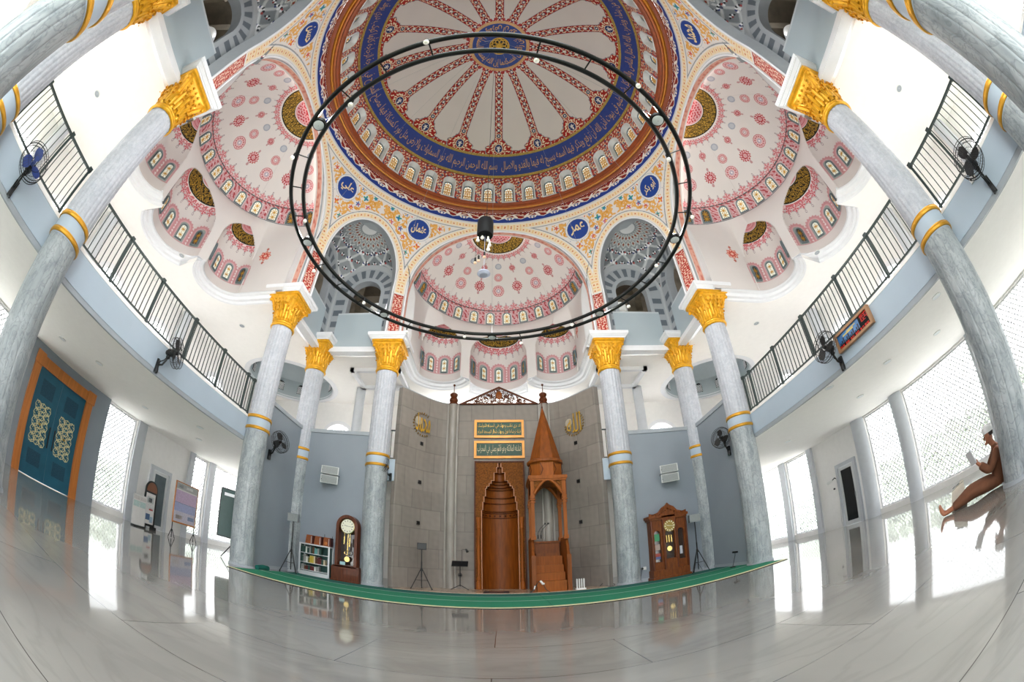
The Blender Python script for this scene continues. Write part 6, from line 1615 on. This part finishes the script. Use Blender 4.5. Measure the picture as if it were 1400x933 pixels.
for s in (-1, 1):
    hp = pt_((s * .10, .06, .11), .10, pel); kn = pt_((s * .11, .52, .19 + (.03 if s < 0 else 0)), .062, hp); cf = pt_((s * .095, .7, .12), .055, kn); an = pt_((s * .07, .95, .06), .036, cf)
    hl = pt_((s * .07, 1.08, .045), .04, an); ft = pt_((s * .075, 1.13, .13), (.036, .03), hl); to = pt_((s * .09, 1.15, .215), (.038, .018), ft)
    sh = pt_((s * .17, -.07, .55), .06, cl); el = pt_((s * .235, .10, .34), .045, sh)
    if s < 0: wr = pt_((-.10, .27, .47), .028, el)
    else: wr = pt_((.12, .27, .46), .028, el)
    pm = pt_((s * .075, .325, .515), (.036, .02), wr)
    for k, (dx, ln) in enumerate(((-.026, .062), (-.009, .07), (.009, .066), (.025, .052))):
        a = pt_((s * .07 - s * .0 + dx, .355, .545), .0105, pm); b = pt_((s * .062 + dx, .385, .545 + ln * .45), .0095, a); pt_((s * .052 + dx, .372, .545 + ln * .85), .008, b)
    th = pt_((s * .05, .325, .555), .012, pm); pt_((s * .03, .33, .595), .0095, th)
body = skin_mesh('body', V, Ed, Rd, 0, M['skin'], man)
# face, ears, hair, cap
mb = MB()
mb.sphere((0, .118, .80), .017, n=10, m=8, sz=1.5)
for s in (-1, 1): mb.sphere((s * .083, .02, .80), .022, n=10, m=8, sz=1.5)
mb.sphere((0, .085, .722), .036, n=12, m=8, sz=.8)
mb.build('nose_ears_chin', M['skin'], body, smooth=60)
mb = MB()
for s in (-1, 1): mb.box((s * .032, .112, .845), (.036, .012, .008)); mb.sphere((s * .032, .108, .825), .010, n=8, m=6)
mb.box((0, .112, .758), (.045, .012, .008)); mb.sphere((0, .09, .712), .03, n=10, m=6, sz=.6); mb.build('brows_eyes_mouth', M['hair'], body, smooth=60)
mb = MB().lathe([(.088, .80), (.093, .84), (.092, .87), (.06, .90)], 24, (0, .012, 0), sy=1.06, a0=PI * .98, a1=PI * 2.02); mb.build('hair', M['hair'], man, smooth=60)
mb = MB().lathe([(.094, .858), (.098, .865), (.095, .93), (.088, .965), (.06, .982), (.005, .986)], 28, (0, .018, 0), sy=1.1, X=tr(0, 0, 0)); mb.build('cap', M['cap'], man, smooth=50)
# robe: torso, skirt over the legs, sleeves -- one garment
def loft(mb, secs, n=28):
    """secs: (centre, right vector, up vector) half axes"""
    vs = []
    for j, (c, a, b) in enumerate(secs):
        for i in range(n):
            t = 2 * PI * i / n; w = 1 + .035 * math.sin(5 * t + j * 1.3) * (j % 3 != 0)
            vs.append(Vector(c) + Vector(a) * math.cos(t) * w + Vector(b) * math.sin(t) * w)
    fs = [(j * n + i, j * n + (i + 1) % n, (j + 1) * n + (i + 1) % n, (j + 1) * n + i) for j in range(len(secs) - 1) for i in range(n)]
    fs += [tuple(range(n))[::-1], tuple((len(secs) - 1) * n + i for i in range(n))]
    mb.add(vs, fs)
mb = MB()
loft(mb, [((0, -.01, .012), (.20, 0, 0), (0, .15, 0)), ((0, -.02, .10), (.215, 0, 0), (0, .165, .0)), ((0, -.05, .22), (.195, 0, 0), (0, .145, 0)), ((0, -.07, .34), (.195, 0, 0), (0, .135, 0)), ((0, -.085, .46), (.205, 0, 0), (0, .13, 0)),
          ((0, -.085, .54), (.20, 0, 0), (0, .115, 0)), ((0, -.075, .60), (.14, 0, 0), (0, .09, 0)), ((0, -.055, .635), (.075, 0, 0), (0, .07, 0)), ((0, -.045, .66), (.066, 0, 0), (0, .062, 0))])
loft(mb, [((0, -.05, .12), (.21, 0, 0), (0, 0, .11)), ((0, .12, .135), (.235, 0, 0), (0, 0, .13)), ((0, .30, .155), (.24, 0, 0), (0, .02, .13)), ((0, .46, .165), (.235, 0, 0), (0, .02, .125)), ((0, .56, .16), (.22, 0, 0), (0, .02, .12)),
          ((0, .68, .125), (.195, 0, 0), (0, .02, .10)), ((0, .80, .095), (.17, 0, 0), (0, .02, .08)), ((0, .88, .078), (.155, 0, 0), (0, .02, .068)), ((0, .895, .076), (.13, 0, 0), (0, .0, .055))])
for s in (-1, 1):
    e = (-.235, .10, .34) if s < 0 else (.235, .10, .34); w = (-.10, .27, .47) if s < 0 else (.12, .27, .46)
    mb.tube([(s * .14, -.08, .57), (s * .19, -.04, .50), (s * .225, .04, .41), (e[0], e[1], e[2] - .0), (e[0] * .85 + w[0] * .15, .15, .35), ((e[0] + w[0]) / 2, .2, .395), (w[0] * .8 + e[0] * .2, .245, .435), (w[0], w[1], w[2] - .005)], [.07, .08, .075, .075, .07, .068, .066, .06], 14)
rb = mb.build('robe', M['robe'], man, smooth=70)
sm = rb.modifiers.new('sub', 'SUBSURF'); sm.levels = sm.render_levels = 1
t = T('open_book', 'small open book with pale pages held up by the seated man', 'book', (0, 0, 0), kind='thing'); t.location = man.location; t.rotation_euler = man.rotation_euler
def leafs(mb, g, q):
    for s in (-1, 1):
        a = [(0, .43, .535 - q), (s * (.125 + q), .335, .555 - q), (s * (.125 + q), .415, .765 + q), (0, .515, .745 + q)]
        mb.add(a and [(x, y + g, z) for x, y, z in a] + [(x, y + g + .008, z) for x, y, z in a], [(0, 1, 2, 3), (7, 6, 5, 4), (0, 4, 5, 1), (1, 5, 6, 2), (2, 6, 7, 3)])
mb = MB(); leafs(mb, 0, 0); mb.build('pages', M['paper'], t, smooth=0)
mb = MB(); leafs(mb, .009, .006); mb.build('cover', mat('book_cover_grey', '#d3d6da', .5), t, smooth=0)
t = T('cloth_bag', 'pale cloth bag on the floor behind the knees of the seated man', 'bag', (0, 0, 0), kind='thing'); t.location = man.location; t.rotation_euler = man.rotation_euler
mb = MB(); mb.plate([(.62, 0), (.94, 0), (.90, .28), (.80, .33), (.64, .36)], [], .24, .44, YZ); mb.build('bag_body', mat('pale_cloth', '#cdc6b6', .9, var=.1), t, smooth=0)
mb = MB(); mb.tube([(.34, .72, .35), (.34, .70, .38), (.34, .66, .38), (.34, .64, .36)], .012, 6); mb.build('handle', bpy.data.materials['pale_cloth'], t)
t = T('mobile_phone', 'small black phone lying on the pale bag beside the seated man', 'phone', (0, 0, 0), kind='thing'); t.location = man.location; t.rotation_euler = man.rotation_euler
mb = MB().box((0, 0, 0), (.08, .15, .012), 0, tr(.33, .80, .352) @ rot('X', -12)); mb.build('case', M['black'], t)
t = T('orange_cloth', 'little orange and white cloth bundle at the column foot behind the seated man', 'cloth', (6.98, -3.42, 0), kind='thing')
mb = MB().sphere((0, 0, .1), .09, n=12, m=8, sz=1.1); mb.build('white_bundle', M['white_plastic'], t); mb = MB().sphere((.0, .02, .22), .06, n=12, m=8, sz=.7); mb.build('orange_bundle', mat('orange_cloth', '#d98e5c', .9), t)

rgx = np.random.default_rng(9)
HM = mat('hedge_leaves', '#8f998b', .8, var=.3, scale=8)
for s in (-1, 1):
    mb = MB(); vs = []; ny, nz = 90, 14
    for j in range(nz + 1):
        for i in range(ny + 1):
            vs.append((s * (16 + .35 * rgx.random() + .25 * (j / nz)), -14 + i * .35, -.2 + 2.0 * j / nz + .25 * rgx.random()))
    mb.add(vs, [(j * (ny + 1) + i, j * (ny + 1) + i + 1, (j + 1) * (ny + 1) + i + 1, (j + 1) * (ny + 1) + i) for j in range(nz) for i in range(ny)])
    top = nz * (ny + 1); vs2 = [vs[top + i] for i in range(ny + 1)] + [(vs[top + i][0] + s * 1.2, vs[top + i][1], vs[top + i][2] - .2) for i in range(ny + 1)]
    mb.add(vs2, [(i, i + 1, ny + 2 + i, ny + 1 + i) for i in range(ny)])
    tag(mb.build('garden_hedge', HM, smooth=0), f'grey-green garden hedge outside the lattice windows on the {"left" if s < 0 else "right"}', 'hedge', kind='stuff')
# ================================================================== camera, sky, daylight
cd = bpy.data.cameras.new('camera'); cam = bpy.data.objects.new('camera', cd); COL.objects.link(cam); SC.camera = cam
cd.type = 'PANO'; cd.panorama_type = 'FISHEYE_EQUISOLID'
cd.sensor_fit = 'HORIZONTAL'; cd.sensor_width = 36.0; cd.sensor_height = 36.0 * 933 / 1400
cd.fisheye_lens = 560.5 / 1400 * 36.0; cd.fisheye_fov = R_(200); cd.clip_start = .05; cd.clip_end = 200
pitch, yaw, roll = R_(31.2387), R_(1.8341), R_(-1.2309)
fw = Vector((math.sin(yaw) * math.cos(pitch), math.cos(yaw) * math.cos(pitch), math.sin(pitch))); rt = Vector((math.cos(yaw), -math.sin(yaw), 0)); up = rt.cross(fw)
r2 = rt * math.cos(roll) + up * math.sin(roll); u2 = up * math.cos(roll) - rt * math.sin(roll)
mw = Matrix((r2, u2, -fw)).transposed().to_4x4(); mw.translation = Vector((.0995, -5.465, .961)); cam.matrix_world = mw

w = bpy.data.worlds.new('sky'); SC.world = w; w.use_nodes = True
nt = w.node_tree; bg = nt.nodes['Background']
tc = nt.nodes.new('ShaderNodeTexCoord'); sx = nt.nodes.new('ShaderNodeSeparateXYZ'); rp = nt.nodes.new('ShaderNodeValToRGB')
nt.links.new(tc.outputs['Generated'], sx.inputs[0]); nt.links.new(sx.outputs['Z'], rp.inputs['Fac'])
rp.color_ramp.elements[0].color = (.90, .92, .92, 1); rp.color_ramp.elements[1].color = (.90, .96, 1, 1); rp.color_ramp.elements[1].position = .6
nt.links.new(rp.outputs['Color'], bg.inputs['Color'])
mr = nt.nodes.new('ShaderNodeMapRange'); mr.interpolation_type = 'SMOOTHSTEP'      # an overcast sky, brighter towards the sun on the right
mr.inputs['From Min'].default_value = -1; mr.inputs['From Max'].default_value = 1; mr.inputs['To Min'].default_value = SKY; mr.inputs['To Max'].default_value = SKYR
nt.links.new(sx.outputs['X'], mr.inputs['Value']); nt.links.new(mr.outputs['Result'], bg.inputs['Strength'])

sl = bpy.data.lights.new('sun', 'SUN'); sl.energy = SUN; sl.angle = R_(3); so = bpy.data.objects.new('sun', sl); COL.objects.link(so); so.rotation_euler = (R_(-24), 0, 0)      # sun added beyond the front wall, so the paving bounces light indoors
def daylight(nm, loc, size, rz_, power, color=(1, 1, 1)):
    ld = bpy.data.lights.new(nm, 'AREA'); ld.shape = 'RECTANGLE'; ld.size, ld.size_y = size; ld.energy = power; ld.color = color
    o = bpy.data.objects.new(nm, ld); COL.objects.link(o); o.location = loc; o.rotation_euler = rz_
    return o
for s, pw in ((-1, PL), (1, PR)):
    if not pw: continue
    daylight('daylight', (s * 13.4, 0, 2.2), (18, 3.8), (0, R_(90 * s), R_(0)), pw) .rotation_euler = Matrix(((0, 0, s, 0), (1, 0, 0, 0), (0, s, 0, 0), (0, 0, 0, 1))).to_3x3().to_euler()
SC.view_settings.view_transform = 'Standard'; SC.view_settings.look = 'None'; SC.view_settings.gamma = 1; SC.view_settings.use_curve_mapping = False
SC.view_settings.exposure = EXPO
SC.cycles.use_denoising = True
SC.cycles.max_bounces = 8; SC.cycles.diffuse_bounces = 5; SC.cycles.glossy_bounces = 4
SC.cycles.sample_clamp_indirect = 8

for _o in COL.objects:
    if 'label' in _o and not 4 <= len(_o['label'].split()) <= 16: print('LABEL', len(_o['label'].split()), _o.name, _o['label'])
